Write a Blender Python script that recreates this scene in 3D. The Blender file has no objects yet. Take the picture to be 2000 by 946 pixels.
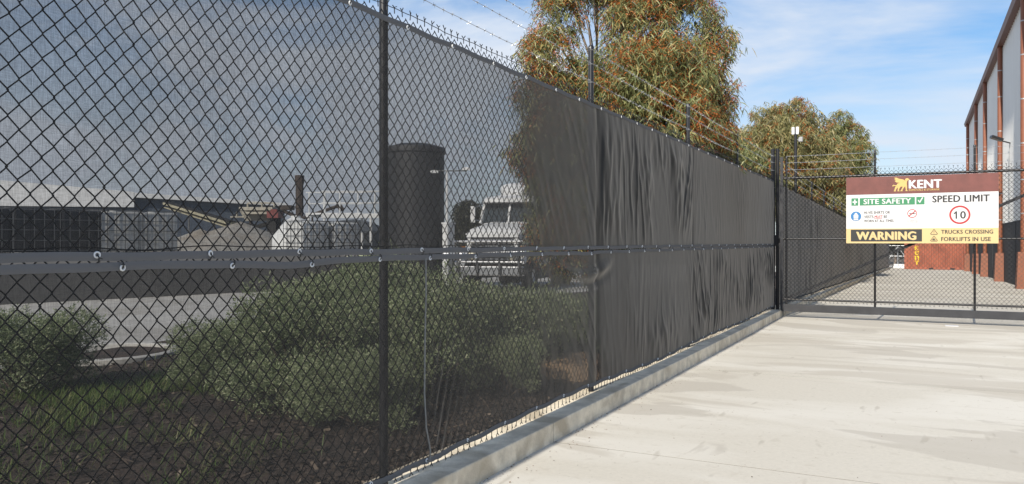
import bpy, bmesh, math, random
import numpy as np
from mathutils import Vector, Matrix, noise as mnoise
from mathutils.geometry import tessellate_polygon

random.seed(7)
rng = np.random.default_rng(11)
SC = bpy.context.scene
COL = SC.collection
R = math.radians

# ------------------------------------------------------------------ camera, sky, sun, exposure
CAMZ = 1.5
YAW = math.atan(794 / 1530)
cam_d = bpy.data.cameras.new('camera')
cam_d.sensor_width = 36.0
cam_d.lens = 36.0 * 1530 / 2000
cam_d.clip_start = 0.05
cam_d.clip_end = 3000
cam = bpy.data.objects.new('camera', cam_d)
cam.location = (0, 0, CAMZ)
cam.rotation_euler = (R(90), 0, YAW)
COL.objects.link(cam)
SC.camera = cam

SUN_EL, SUN_AZ = R(33), R(2.6)          # light travels towards +Y and a little +X
ld = Vector((math.sin(SUN_AZ) * math.cos(SUN_EL), math.cos(SUN_AZ) * math.cos(SUN_EL), -math.sin(SUN_EL)))
sun_d = bpy.data.lights.new('sun', 'SUN')
sun_d.energy = 4.6
sun_d.angle = R(0.55)
sun_d.color = (1.0, 0.93, 0.82)
sun = bpy.data.objects.new('sun', sun_d)
sun.rotation_euler = ld.to_track_quat('-Z', 'Y').to_euler()
sun.location = (-3, -30, 30)
COL.objects.link(sun)

w = bpy.data.worlds.new('World')
SC.world = w
w.use_nodes = True
nt = w.node_tree
nt.nodes.clear()
N = nt.nodes.new
sky = N('ShaderNodeTexSky')
sky.sky_type = 'NISHITA'
sky.sun_disc = False
sky.sun_elevation = SUN_EL
sky.sun_rotation = math.atan2(-ld.x, -ld.y)
sky.air_density = 1.0
sky.dust_density = 0.6
sky.ozone_density = 3.0
tc = N('ShaderNodeTexCoord')
mp = N('ShaderNodeMapping')
mp.inputs['Scale'].default_value = (1.0, 1.6, 3.4)
mp.inputs['Rotation'].default_value = (0.1, 0.25, 0.5); mp.inputs['Location'].default_value = (0.35, 0.2, 0.4)
nz = N('ShaderNodeTexNoise')
nz.inputs['Scale'].default_value = 1.9
nz.inputs['Detail'].default_value = 7
nz.inputs['Roughness'].default_value = 0.55
nz.inputs['Distortion'].default_value = 0.5
cr = N('ShaderNodeMapRange')
cr.inputs['From Min'].default_value = 0.43
cr.inputs['From Max'].default_value = 0.66
cr.inputs['To Min'].default_value = 0.0
cr.inputs['To Max'].default_value = 0.75
sep = N('ShaderNodeSeparateXYZ')
el = N('ShaderNodeMapRange')               # thin cloud is densest low in the sky
el.inputs['From Min'].default_value = 0.0
el.inputs['From Max'].default_value = 0.36
el.inputs['To Min'].default_value = 0.62
el.inputs['To Max'].default_value = 0.0
ad = N('ShaderNodeMath'); ad.operation = 'ADD'; ad.use_clamp = True
mx = N('ShaderNodeMix'); mx.data_type = 'RGBA'
cl = N('ShaderNodeRGB'); cl.outputs[0].default_value = (6.0, 6.6, 7.5, 1)
hs = N('ShaderNodeHueSaturation'); hs.inputs['Saturation'].default_value = 1.55; hs.inputs['Value'].default_value = 1.12
nt.links.new(sky.outputs[0], hs.inputs['Color'])
bg = N('ShaderNodeBackground'); bg.inputs['Strength'].default_value = 0.085
wo = N('ShaderNodeOutputWorld')
L = nt.links.new
L(tc.outputs['Generated'], mp.inputs['Vector']); L(mp.outputs[0], nz.inputs['Vector'])
L(nz.outputs['Fac'], cr.inputs['Value']); L(tc.outputs['Generated'], sep.inputs[0])
L(sep.outputs['Z'], el.inputs['Value']); L(cr.outputs[0], ad.inputs[0]); L(el.outputs[0], ad.inputs[1])
wl = N('ShaderNodeMapRange')               # the cloud veil thickens to the west
wl.inputs['From Min'].default_value = 0.05; wl.inputs['From Max'].default_value = -0.75
wl.inputs['To Min'].default_value = 0.0; wl.inputs['To Max'].default_value = 0.42
ad2 = N('ShaderNodeMath'); ad2.operation = 'ADD'; ad2.use_clamp = True
L(sep.outputs['X'], wl.inputs['Value']); L(ad.outputs[0], ad2.inputs[0]); L(wl.outputs[0], ad2.inputs[1])
L(ad2.outputs[0], mx.inputs['Factor']); L(hs.outputs[0], mx.inputs['A']); L(cl.outputs[0], mx.inputs['B'])
L(mx.outputs['Result'], bg.inputs['Color']); L(bg.outputs[0], wo.inputs['Surface'])

SC.view_settings.view_transform = 'Standard'
SC.view_settings.look = 'None'
SC.view_settings.exposure = 0.55
SC.view_settings.gamma = 1.0
SC.render.engine = 'CYCLES'
SC.cycles.max_bounces = 8
SC.cycles.transparent_max_bounces = 24
SC.cycles.use_denoising = True

# ------------------------------------------------------------------ helpers
def at(px, d, py=None, z=0.0):
    """A place d metres deep along the photograph's axis, on the bearing of column px."""
    t = (px - 1000) / 1530
    c, s = math.cos(YAW), math.sin(YAW)
    zz = z if py is None else CAMZ + (474 - py) / 1530 * d
    return Vector((d * (-s + t * c), d * (c + t * s), zz))

def tag(o, label=None, cat=None, group=None, kind=None):
    for k, v in (('label', label), ('category', cat), ('group', group), ('kind', kind)):
        if v: o[k] = v
    return o

def empty(name, loc=(0, 0, 0), rz=0.0, rx=0.0):
    o = bpy.data.objects.new(name, None)
    o.empty_display_size = 0.2
    o.location = loc
    o.rotation_euler = (rx, 0, rz)
    COL.objects.link(o)
    return o

def copy_tree(o, parent=None):
    c = o.copy(); COL.objects.link(c); c.parent = parent
    for ch in list(o.children): copy_tree(ch, c)
    return c

def link(name, me, parent=None, loc=(0, 0, 0), rot=(0, 0, 0)):
    o = bpy.data.objects.new(name, me)
    COL.objects.link(o)
    o.parent = parent
    o.location = loc
    o.rotation_euler = rot
    return o

class MB:
    """Collects shapes; build() links them as one mesh object."""
    def __init__(s): s.v = []; s.f = []; s.m = []
    def add(s, vs, fs, mi=0):
        b = len(s.v); s.v += [tuple(p) for p in vs]
        s.f += [tuple(b + i for i in f) for f in fs]; s.m += [mi] * len(fs)
        return s
    def box(s, x0, x1, y0, y1, z0, z1, mi=0, bev=0.0):
        bm = bmesh.new()
        bmesh.ops.create_cube(bm, size=1)
        for v in bm.verts:
            v.co = Vector(((x0 + x1) / 2 + v.co.x * (x1 - x0), (y0 + y1) / 2 + v.co.y * (y1 - y0), (z0 + z1) / 2 + v.co.z * (z1 - z0)))
        if bev: bmesh.ops.bevel(bm, geom=bm.edges[:], offset=bev, segments=2, affect='EDGES', profile=0.5)
        bm.verts.index_update()
        s.add([v.co.copy() for v in bm.verts], [[v.index for v in f.verts] for f in bm.faces], mi)
        bm.free(); return s
    def obox(s, a, b, wx, h, mi=0, up=Vector((0, 0, 1))):
        """A bar of section wx by h from a to b."""
        a, b = Vector(a), Vector(b); d = (b - a).normalized()
        sd = d.cross(up)
        sd = sd.normalized() if sd.length > 1e-4 else Vector((1, 0, 0))
        u = sd.cross(d).normalized(); sd = sd * wx / 2; u = u * h / 2
        vs = [a - sd - u, a + sd - u, a + sd + u, a - sd + u, b - sd - u, b + sd - u, b + sd + u, b - sd + u]
        return s.add(vs, [(0, 1, 2, 3)[::-1], (4, 5, 6, 7), (0, 1, 5, 4), (1, 2, 6, 5), (2, 3, 7, 6), (3, 0, 4, 7)], mi)
    def tube(s, pts, r, n=8, mi=0, cap=True):
        pts = [Vector(p) for p in pts]; k = len(pts)
        rs = r if isinstance(r, (list, tuple)) else [r] * k
        vs = []; ref = None
        for i, p in enumerate(pts):
            d = (pts[min(i + 1, k - 1)] - pts[max(i - 1, 0)])
            d = d.normalized() if d.length > 1e-9 else Vector((0, 0, 1))
            if ref is None: ref = Vector((1, 0, 0)) if abs(d.x) < 0.8 else Vector((0, 1, 0))
            u = (ref - d * ref.dot(d)).normalized(); ref = u; q = d.cross(u)
            for j in range(n):
                a = 2 * math.pi * j / n
                vs.append(p + (u * math.cos(a) + q * math.sin(a)) * rs[i])
        fs = [(i * n + j, i * n + (j + 1) % n, (i + 1) * n + (j + 1) % n, (i + 1) * n + j) for i in range(k - 1) for j in range(n)]
        if cap: fs += [tuple(range(n))[::-1], tuple((k - 1) * n + j for j in range(n))]
        return s.add(vs, fs, mi)
    def lathe(s, prof, c=(0, 0, 0), n=32, mi=0, axis='z'):
        vs = []; c = Vector(c)
        for r, h in prof:
            for j in range(n):
                a = 2 * math.pi * j / n; x, y = r * math.cos(a), r * math.sin(a)
                vs.append(c + (Vector((x, y, h)) if axis == 'z' else Vector((x, h, y)) if axis == 'y' else Vector((h, x, y))))
        k = len(prof)
        fs = [(i * n + j, i * n + (j + 1) % n, (i + 1) * n + (j + 1) % n, (i + 1) * n + j) for i in range(k - 1) for j in range(n)]
        return s.add(vs, fs, mi)
    def poly(s, pts2, y0, y1, mi=0, org=(0, 0)):
        """An outline in x,z pushed from y1 (back) to y0 (front)."""
        n = len(pts2)
        vs = [(org[0] + x, y0, org[1] + z) for x, z in pts2] + [(org[0] + x, y1, org[1] + z) for x, z in pts2]
        fs = [tuple(range(n)), tuple(range(2 * n - 1, n - 1, -1))] + [(i, n + i, n + (i + 1) % n, (i + 1) % n) for i in range(n)]
        return s.add(vs, fs, mi)
    def quad(s, a, b, c, d, mi=0): return s.add([a, b, c, d], [(0, 1, 2, 3)], mi)
    def mesh(s, name, mats, smooth=False, org=(0, 0, 0)):
        me = bpy.data.meshes.new(name)
        me.from_pydata([(x - org[0], y - org[1], z - org[2]) for x, y, z in s.v], [], s.f)
        for m in (mats if isinstance(mats, (list, tuple)) else [mats]): me.materials.append(m)
        if s.m and max(s.m) > 0: me.polygons.foreach_set('material_index', s.m)
        bm = bmesh.new(); bm.from_mesh(me)
        bmesh.ops.recalc_face_normals(bm, faces=bm.faces)
        bm.to_mesh(me); bm.free()
        if smooth:
            me.polygons.foreach_set('use_smooth', [True] * len(me.polygons))
            try: me.set_sharp_from_angle(angle=R(38))
            except Exception: pass
        me.update()
        return me
    def build(s, name, mats, parent=None, smooth=False, world=True):
        """Shapes given in world co-ordinates are moved to their root's frame."""
        org = (0, 0, 0)
        if parent is not None and world:
            p = parent; org = Vector(p.location)
            while p.parent: p = p.parent; org = org + Vector(p.location)
        return link(name, s.mesh(name, mats, smooth, org), parent)

def np_mesh(name, V, F, mats, mi=None, smooth=False):
    """Fast mesh from arrays; F holds quads (or triangles)."""
    me = bpy.data.meshes.new(name)
    k = F.shape[1]; nf = len(F)
    me.vertices.add(len(V)); me.vertices.foreach_set('co', np.ascontiguousarray(V, dtype=np.float32).ravel())
    me.loops.add(nf * k); me.loops.foreach_set('vertex_index', F.astype(np.int32).ravel())
    me.polygons.add(nf); me.polygons.foreach_set('loop_start', np.arange(nf, dtype=np.int32) * k)
    for m in (mats if isinstance(mats, (list, tuple)) else [mats]): me.materials.append(m)
    if mi is not None: me.polygons.foreach_set('material_index', mi.astype(np.int32))
    if smooth: me.polygons.foreach_set('use_smooth', np.ones(nf, dtype=bool))
    me.update(calc_edges=True); me.validate()
    return me

def zg(y):
    """The drive is level to the gate and then falls gently."""
    return -0.0157 * min(max(0.0, y - 16.5), 75.0)

# ------------------------------------------------------------------ materials
def mat(name, col, rough=0.6, metal=0.0, var=0.12, scale=6.0, bump=0.0, bscale=40.0, tint=None, tscale=1.2, spec=0.5, stretch=(1, 1, 1)):
    m = bpy.data.materials.new(name); m.use_nodes = True
    t = m.node_tree; t.nodes.clear(); n = t.nodes.new; l = t.links.new
    out = n('ShaderNodeOutputMaterial'); b = n('ShaderNodeBsdfPrincipled')
    b.inputs['Roughness'].default_value = rough; b.inputs['Metallic'].default_value = metal
    b.inputs['Specular IOR Level'].default_value = spec
    c = n('ShaderNodeTexCoord'); mpn = n('ShaderNodeMapping'); mpn.inputs['Scale'].default_value = stretch
    l(c.outputs['Object'], mpn.inputs[0])
    z = n('ShaderNodeTexNoise'); z.inputs['Scale'].default_value = scale; z.inputs['Detail'].default_value = 6; z.inputs['Roughness'].default_value = 0.62
    l(mpn.outputs[0], z.inputs['Vector'])
    mr = n('ShaderNodeMapRange'); mr.inputs['From Min'].default_value = 0.3; mr.inputs['From Max'].default_value = 0.7
    mr.inputs['To Min'].default_value = 1 - var; mr.inputs['To Max'].default_value = 1 + var
    l(z.outputs['Fac'], mr.inputs['Value'])
    mul = n('ShaderNodeMix'); mul.data_type = 'RGBA'; mul.blend_type = 'MULTIPLY'; mul.inputs['Factor'].default_value = 1
    mul.inputs['A'].default_value = (*col, 1); l(mr.outputs[0], mul.inputs['B'])
    last = mul.outputs['Result']
    if tint:
        z2 = n('ShaderNodeTexNoise'); z2.inputs['Scale'].default_value = tscale; z2.inputs['Detail'].default_value = 5; z2.inputs['Distortion'].default_value = 0.8
        l(mpn.outputs[0], z2.inputs['Vector'])
        r2 = n('ShaderNodeMapRange'); r2.inputs['From Min'].default_value = 0.48; r2.inputs['From Max'].default_value = 0.66
        l(z2.outputs['Fac'], r2.inputs['Value'])
        m2 = n('ShaderNodeMix'); m2.data_type = 'RGBA'; l(r2.outputs[0], m2.inputs['Factor']); l(last, m2.inputs['A']); m2.inputs['B'].default_value = (*tint, 1)
        last = m2.outputs['Result']
    l(last, b.inputs['Base Color'])
    if bump:
        z3 = n('ShaderNodeTexNoise'); z3.inputs['Scale'].default_value = bscale; z3.inputs['Detail'].default_value = 5
        l(mpn.outputs[0], z3.inputs['Vector'])
        bp = n('ShaderNodeBump'); bp.inputs['Strength'].default_value = bump; bp.inputs['Distance'].default_value = 0.02
        l(z3.outputs['Fac'], bp.inputs['Height']); l(bp.outputs[0], b.inputs['Normal'])
    l(b.outputs[0], out.inputs[0])
    return m

def leaf_mat(name, stops, trans=0.35, rough=0.5):
    """Leaf colour by leaf, from a ramp."""
    m = bpy.data.materials.new(name); m.use_nodes = True
    t = m.node_tree; t.nodes.clear(); n = t.nodes.new; l = t.links.new
    out = n('ShaderNodeOutputMaterial'); g = n('ShaderNodeNewGeometry'); r = n('ShaderNodeValToRGB')
    els = r.color_ramp.elements
    els[0].position, els[0].color = stops[0][0], (*stops[0][1], 1)
    els[1].position, els[1].color = stops[-1][0], (*stops[-1][1], 1)
    for p, c in stops[1:-1]:
        e = els.new(p); e.color = (*c, 1)
    l(g.outputs['Random Per Island'], r.inputs[0])
    b = n('ShaderNodeBsdfPrincipled'); b.inputs['Roughness'].default_value = rough; l(r.outputs[0], b.inputs['Base Color'])
    tr = n('ShaderNodeBsdfTranslucent'); l(r.outputs[0], tr.inputs['Color'])
    ms = n('ShaderNodeMixShader'); ms.inputs[0].default_value = trans
    l(b.outputs[0], ms.inputs[1]); l(tr.outputs[0], ms.inputs[2]); l(ms.outputs[0], out.inputs[0])
    return m

def cloth_mat(name, lo, hi, alb, weave=0.17, lit=(0.48, 0.435, 0.375)):
    """Knitted shade cloth: an open weave whose gaps close up as it is seen edge-on."""
    m = bpy.data.materials.new(name); m.use_nodes = True
    t = m.node_tree; t.nodes.clear(); n = t.nodes.new; l = t.links.new
    out = n('ShaderNodeOutputMaterial'); lw = n('ShaderNodeLayerWeight'); lw.inputs['Blend'].default_value = 0.5
    mr = n('ShaderNodeMapRange'); mr.inputs['From Min'].default_value = 0.50; mr.inputs['From Max'].default_value = 0.83; mr.interpolation_type = 'SMOOTHSTEP'
    mr.inputs['To Min'].default_value = lo; mr.inputs['To Max'].default_value = hi
    l(lw.outputs['Facing'], mr.inputs['Value'])
    c = n('ShaderNodeTexCoord')
    acc = mr.outputs[0]
    for sc, amp in (((40, 420, 26), weave), ((40, 30, 420), weave * 0.7), ((1, 1.1, 1.3), weave * 0.45)):
        mpn = n('ShaderNodeMapping'); mpn.inputs['Scale'].default_value = sc; l(c.outputs['Object'], mpn.inputs[0])
        z = n('ShaderNodeTexNoise'); z.inputs['Scale'].default_value = 1.0; z.inputs['Detail'].default_value = 2; l(mpn.outputs[0], z.inputs['Vector'])
        s1 = n('ShaderNodeMath'); s1.operation = 'SUBTRACT'; l(z.outputs['Fac'], s1.inputs[0]); s1.inputs[1].default_value = 0.5
        s2 = n('ShaderNodeMath'); s2.operation = 'MULTIPLY_ADD'; l(s1.outputs[0], s2.inputs[0]); s2.inputs[1].default_value = amp * 2.2; l(acc, s2.inputs[2])
        s2.use_clamp = True
        acc = s2.outputs[0]
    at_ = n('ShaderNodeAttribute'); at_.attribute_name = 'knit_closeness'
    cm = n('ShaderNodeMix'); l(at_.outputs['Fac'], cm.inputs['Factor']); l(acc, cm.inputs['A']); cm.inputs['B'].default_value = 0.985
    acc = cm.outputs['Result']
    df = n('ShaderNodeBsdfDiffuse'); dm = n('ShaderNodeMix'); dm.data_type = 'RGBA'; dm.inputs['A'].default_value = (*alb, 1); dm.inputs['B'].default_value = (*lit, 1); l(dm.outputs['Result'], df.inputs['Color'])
    # sunlight on the thread flanks is put into the colour, paler seen edge-on
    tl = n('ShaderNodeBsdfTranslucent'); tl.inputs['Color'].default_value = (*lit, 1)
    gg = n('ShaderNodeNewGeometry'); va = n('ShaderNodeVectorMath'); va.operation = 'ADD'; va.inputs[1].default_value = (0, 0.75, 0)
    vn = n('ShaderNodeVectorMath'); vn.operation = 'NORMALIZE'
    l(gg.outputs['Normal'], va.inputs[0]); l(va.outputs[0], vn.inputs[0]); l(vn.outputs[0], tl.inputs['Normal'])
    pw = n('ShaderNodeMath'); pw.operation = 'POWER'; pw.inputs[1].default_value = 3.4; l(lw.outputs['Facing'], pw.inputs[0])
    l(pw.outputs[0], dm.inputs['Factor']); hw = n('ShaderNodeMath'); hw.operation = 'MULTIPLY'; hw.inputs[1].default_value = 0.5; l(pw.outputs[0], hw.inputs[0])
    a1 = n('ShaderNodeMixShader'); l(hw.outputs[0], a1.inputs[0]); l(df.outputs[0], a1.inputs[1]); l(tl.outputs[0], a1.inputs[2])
    gl = n('ShaderNodeBsdfGlossy'); gl.inputs['Roughness'].default_value = 0.55; gl.inputs['Color'].default_value = (0.5, 0.5, 0.5, 1)
    a2 = n('ShaderNodeMixShader'); a2.inputs[0].default_value = 0.05; l(a1.outputs[0], a2.inputs[1]); l(gl.outputs[0], a2.inputs[2])
    tp = n('ShaderNodeBsdfTransparent')
    ms = n('ShaderNodeMixShader'); l(acc, ms.inputs[0]); l(tp.outputs[0], ms.inputs[1]); l(a2.outputs[0], ms.inputs[2])
    l(ms.outputs[0], out.inputs[0])
    return m

def pavement_mat():
    """Broom-finished concrete: cloudy pale patches, tan tyre film, a few dark damp-looking stains."""
    m = mat('pale_concrete', (0.515, 0.485, 0.42), rough=0.85, var=0.05, scale=30, bump=0.12, bscale=160, spec=0.25)
    t = m.node_tree; n = t.nodes.new; l = t.links.new
    b = next(x for x in t.nodes if x.type == 'BSDF_PRINCIPLED')
    src = b.inputs['Base Color'].links[0].from_socket
    c = n('ShaderNodeTexCoord')
    def layer(src, scale3, sc, lo, hi, colr, amt, det=6, dist=0.6, loc=(0, 0, 0)):
        mpn = n('ShaderNodeMapping'); mpn.inputs['Scale'].default_value = scale3; mpn.inputs['Location'].default_value = loc
        l(c.outputs['Object'], mpn.inputs[0])
        z = n('ShaderNodeTexNoise'); z.inputs['Scale'].default_value = sc; z.inputs['Detail'].default_value = det; z.inputs['Distortion'].default_value = dist
        l(mpn.outputs[0], z.inputs['Vector'])
        r = n('ShaderNodeMapRange'); r.inputs['From Min'].default_value = lo; r.inputs['From Max'].default_value = hi; r.inputs['To Max'].default_value = amt
        l(z.outputs['Fac'], r.inputs['Value'])
        x = n('ShaderNodeMix'); x.data_type = 'RGBA'; l(r.outputs[0], x.inputs['Factor']); l(src, x.inputs['A']); x.inputs['B'].default_value = (*colr, 1)
        return x.outputs['Result']
    src = layer(src, (0.45, 1.2, 1), 0.8, 0.46, 0.62, (0.585, 0.56, 0.50), 0.9)
    src = layer(src, (0.5, 1.5, 1), 0.55, 0.53, 0.56, (0.42, 0.385, 0.325), 0.55, loc=(3.1, 1.7, 0))
    src = layer(src, (0.30, 0.75, 1), 0.62, 0.515, 0.535, (0.39, 0.36, 0.31), 0.55, dist=1.6, loc=(7.7, 4.2, 0))
    src = layer(src, (0.22, 3.2, 1), 1.3, 0.60, 0.72, (0.33, 0.295, 0.24), 0.4, loc=(1.3, 9.7, 0))
    src = layer(src, (5.5, 1.3, 1), 1.0, 0.66, 0.72, (0.33, 0.30, 0.25), 0.5, det=3, dist=0.3, loc=(2.2, 5.5, 0))
    src = layer(src, (1, 1, 1), 38, 0.67, 0.76, (0.25, 0.22, 0.18), 0.55, det=2, dist=0)
    src = layer(src, (1, 1, 1), 9, 0.60, 0.72, (0.42, 0.385, 0.32), 0.4, det=4, dist=0.4, loc=(4, 4, 0))
    l(src, b.inputs['Base Color'])
    return m

K = dict(
    pave=pavement_mat(),
    kerb=mat('kerb_concrete', (0.69, 0.61, 0.475), rough=0.9, var=0.24, scale=7, bump=0.35, bscale=55, tint=(0.46, 0.39, 0.285), tscale=2.6),
    earth=mat('bare_earth', (0.12, 0.10, 0.075), rough=1, var=0.3, scale=3, bump=0.5),
    mulch=mat('bark_mulch', (0.062, 0.043, 0.033), rough=1, var=0.5, scale=26, bump=1.0, bscale=45, tint=(0.036, 0.029, 0.024), tscale=3),
    chips=leaf_mat('bark_chips', [(0, (0.03, 0.023, 0.019)), (0.6, (0.06, 0.044, 0.034)), (0.93, (0.10, 0.075, 0.055)), (1, (0.24, 0.19, 0.145))], trans=0.0, rough=0.9),
    yard=mat('yard_concrete', (0.50, 0.485, 0.45), rough=0.9, var=0.12, scale=1.5, tint=(0.40, 0.38, 0.34), tscale=0.4),
    black=mat('black_powder_coat', (0.012, 0.012, 0.014), rough=0.38, var=0.2, scale=12),
    wire=mat('black_coated_wire', (0.010, 0.010, 0.011), rough=0.45, var=0.1),
    galv=mat('galvanised_wire', (0.42, 0.43, 0.44), rough=0.45, metal=0.7, var=0.15, scale=30),
    beam=mat('charcoal_steel', (0.035, 0.036, 0.04), rough=0.55, var=0.2, scale=4, bump=0.1, bscale=30, spec=0.3),
    eye=mat('white_eyelet', (0.75, 0.76, 0.76), rough=0.4, var=0.08),
    tie=mat('black_nylon', (0.012, 0.012, 0.012), rough=0.5),
    cord=mat('grey_cord', (0.22, 0.22, 0.21), rough=0.8, var=0.2, scale=40),
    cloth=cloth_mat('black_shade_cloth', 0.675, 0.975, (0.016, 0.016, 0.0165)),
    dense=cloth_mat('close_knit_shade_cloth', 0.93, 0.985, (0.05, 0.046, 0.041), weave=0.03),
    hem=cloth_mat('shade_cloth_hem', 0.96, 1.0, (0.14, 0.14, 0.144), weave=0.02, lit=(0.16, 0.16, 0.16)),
    white=mat('white_sheet', (0.55, 0.55, 0.555), rough=0.4, var=0.03, scale=3),
    maroon=mat('maroon_band', (0.135, 0.042, 0.034), rough=0.4, var=0.2, scale=5),
    yellow=mat('yellow_band', (0.52, 0.395, 0.19), rough=0.4, var=0.03, scale=3),
    ink=mat('black_ink', (0.02, 0.0195, 0.0205), rough=0.45, var=0.1),
    green=mat('green_ink', (0.033, 0.19, 0.085), rough=0.4, var=0.05),
    blue=mat('blue_ink', (0.03, 0.155, 0.36), rough=0.4, var=0.05),
    red=mat('red_ink', (0.36, 0.025, 0.025), rough=0.4, var=0.05),
    gold=mat('gold_ink', (0.50, 0.36, 0.12), rough=0.4, var=0.05),
    greyink=mat('grey_ink', (0.3, 0.3, 0.3), rough=0.4, var=0.05),
    clad=mat('pale_grey_cladding', (0.72, 0.72, 0.70), rough=0.5, var=0.04, scale=2, stretch=(1, 1, 0.1)),
    dado=mat('dark_concrete_panel', (0.05, 0.05, 0.052), rough=0.85, var=0.15, scale=2),
    brown=mat('red_brown_steel', (0.215, 0.078, 0.042), rough=0.5, var=0.12, scale=3),
    gutter=mat('dark_brown_gutter', (0.13, 0.055, 0.040), rough=0.5, var=0.1, scale=3),
    cont=mat('rust_red_container', (0.29, 0.09, 0.052), rough=0.55, var=0.12, scale=2, tint=(0.21, 0.066, 0.04), tscale=1.0),
    tank=mat('dark_grey_polythene', (0.022, 0.023, 0.026), rough=0.6, var=0.12, scale=1.5, stretch=(1, 1, 0.2)),
    gtank=mat('grey_painted_tank', (0.10, 0.11, 0.12), rough=0.6, var=0.2, scale=2),
    wpoly=mat('white_polythene', (0.72, 0.73, 0.72), rough=0.5, var=0.08, scale=2),
    poly=mat('cloudy_polythene', (0.52, 0.52, 0.50), rough=0.5, var=0.25, scale=1.2),
    dpoly=mat('black_polythene', (0.020, 0.021, 0.024), rough=0.5, var=0.25, scale=1.2),
    cage=mat('grey_cage_steel', (0.16, 0.165, 0.17), rough=0.5, metal=0.5, var=0.2),
    pallet=mat('dark_pallet', (0.03, 0.03, 0.03), rough=0.8),
    wpaint=mat('white_paint', (0.74, 0.745, 0.74), rough=0.35, var=0.05, scale=2),
    bluewall=mat('blue_grey_wall', (0.075, 0.095, 0.125), rough=0.6, var=0.08, scale=1),
    dock=mat('grey_dock_concrete', (0.13, 0.125, 0.118), rough=0.9, var=0.15, scale=1.2),
    sand=mat('crushed_aggregate', (0.31, 0.295, 0.265), rough=1, var=0.25, scale=5, bump=0.8, bscale=12, tint=(0.27, 0.235, 0.19), tscale=0.6),
    stack=mat('sooty_brown_steel', (0.055, 0.040, 0.032), rough=0.7, var=0.3, scale=5),
    cream=mat('cream_painted_steel', (0.42, 0.39, 0.32), rough=0.6, var=0.2, scale=3),
    redpaint=mat('faded_red_paint', (0.20, 0.045, 0.04), rough=0.5, var=0.15),
    chrome=mat('chrome', (0.62, 0.62, 0.62), rough=0.22, metal=1.0, var=0.05),
    glass=mat('dark_glass', (0.03, 0.04, 0.045), rough=0.12, var=0.1, spec=0.6),
    lens=mat('headlight_lens', (0.66, 0.62, 0.48), rough=0.25, var=0.05),
    amber=mat('amber_lens', (0.75, 0.28, 0.04), rough=0.3),
    rubber=mat('tyre_rubber', (0.02, 0.02, 0.02), rough=0.85),
    bark=mat('gum_bark', (0.22, 0.17, 0.13), rough=0.9, var=0.35, scale=6, bump=0.4, stretch=(1, 1, 0.3)),
    stem=mat('shrub_stem', (0.10, 0.075, 0.055), rough=0.95, var=0.3, scale=12),
    stone=mat('tan_sandstone', (0.40, 0.27, 0.16), rough=0.95, var=0.2, scale=6, bump=0.7, bscale=14, tint=(0.26, 0.16, 0.10), tscale=3),
    gum=leaf_mat('gum_leaves', [(0, (0.06, 0.075, 0.03)), (0.35, (0.14, 0.165, 0.06)), (0.65, (0.25, 0.265, 0.10)), (0.88, (0.38, 0.36, 0.16)), (1, (0.36, 0.24, 0.07))], trans=0.3),
    rust=leaf_mat('rust_red_buds', [(0, (0.17, 0.045, 0.013)), (0.5, (0.40, 0.105, 0.02)), (1, (0.52, 0.18, 0.035))], trans=0.25),
    gum2=leaf_mat('olive_gum_leaves', [(0, (0.08, 0.085, 0.035)), (0.4, (0.20, 0.20, 0.08)), (0.75, (0.33, 0.30, 0.13)), (1, (0.42, 0.32, 0.15))], trans=0.3),
    darkleaf=leaf_mat('dark_green_leaves', [(0, (0.018, 0.022, 0.012)), (1, (0.06, 0.06, 0.03))], trans=0.2),
    shrub=leaf_mat('grey_green_leaves', [(0, (0.08, 0.115, 0.05)), (0.45, (0.215, 0.275, 0.13)), (0.8, (0.42, 0.47, 0.27)), (1, (0.55, 0.55, 0.38))], trans=0.25, rough=0.6),
    grass=leaf_mat('grass_blades', [(0, (0.06, 0.11, 0.02)), (0.6, (0.14, 0.22, 0.05)), (1, (0.30, 0.30, 0.12))], trans=0.35),
    dry=leaf_mat('dry_leaves', [(0, (0.06, 0.035, 0.02)), (1, (0.22, 0.11, 0.05))], trans=0.1),
)

# ------------------------------------------------------------------ ground, drive, kerbs
FX = -2.59            # the plane of the fence
KF = -2.43            # the face of the kerb

def sheet(name, xs, ys, zf, m, kind='structure'):
    V = np.array([(x, y, zf(x, y)) for y in ys for x in xs]); nx = len(xs)
    F = np.array([(j * nx + i, j * nx + i + 1, (j + 1) * nx + i + 1, (j + 1) * nx + i) for j in range(len(ys) - 1) for i in range(nx - 1)])
    o = link(name, np_mesh(name, V, F, m))
    return tag(o, kind=kind)

sheet('ground', [-900, -300, -100, -40, -10, 20, 100, 300, 900], [-300, -60, -10, 0, 16.5, 30, 50, 70, 91.5, 150, 400, 1500], lambda x, y: zg(y) - 0.07, K['earth'])

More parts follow.
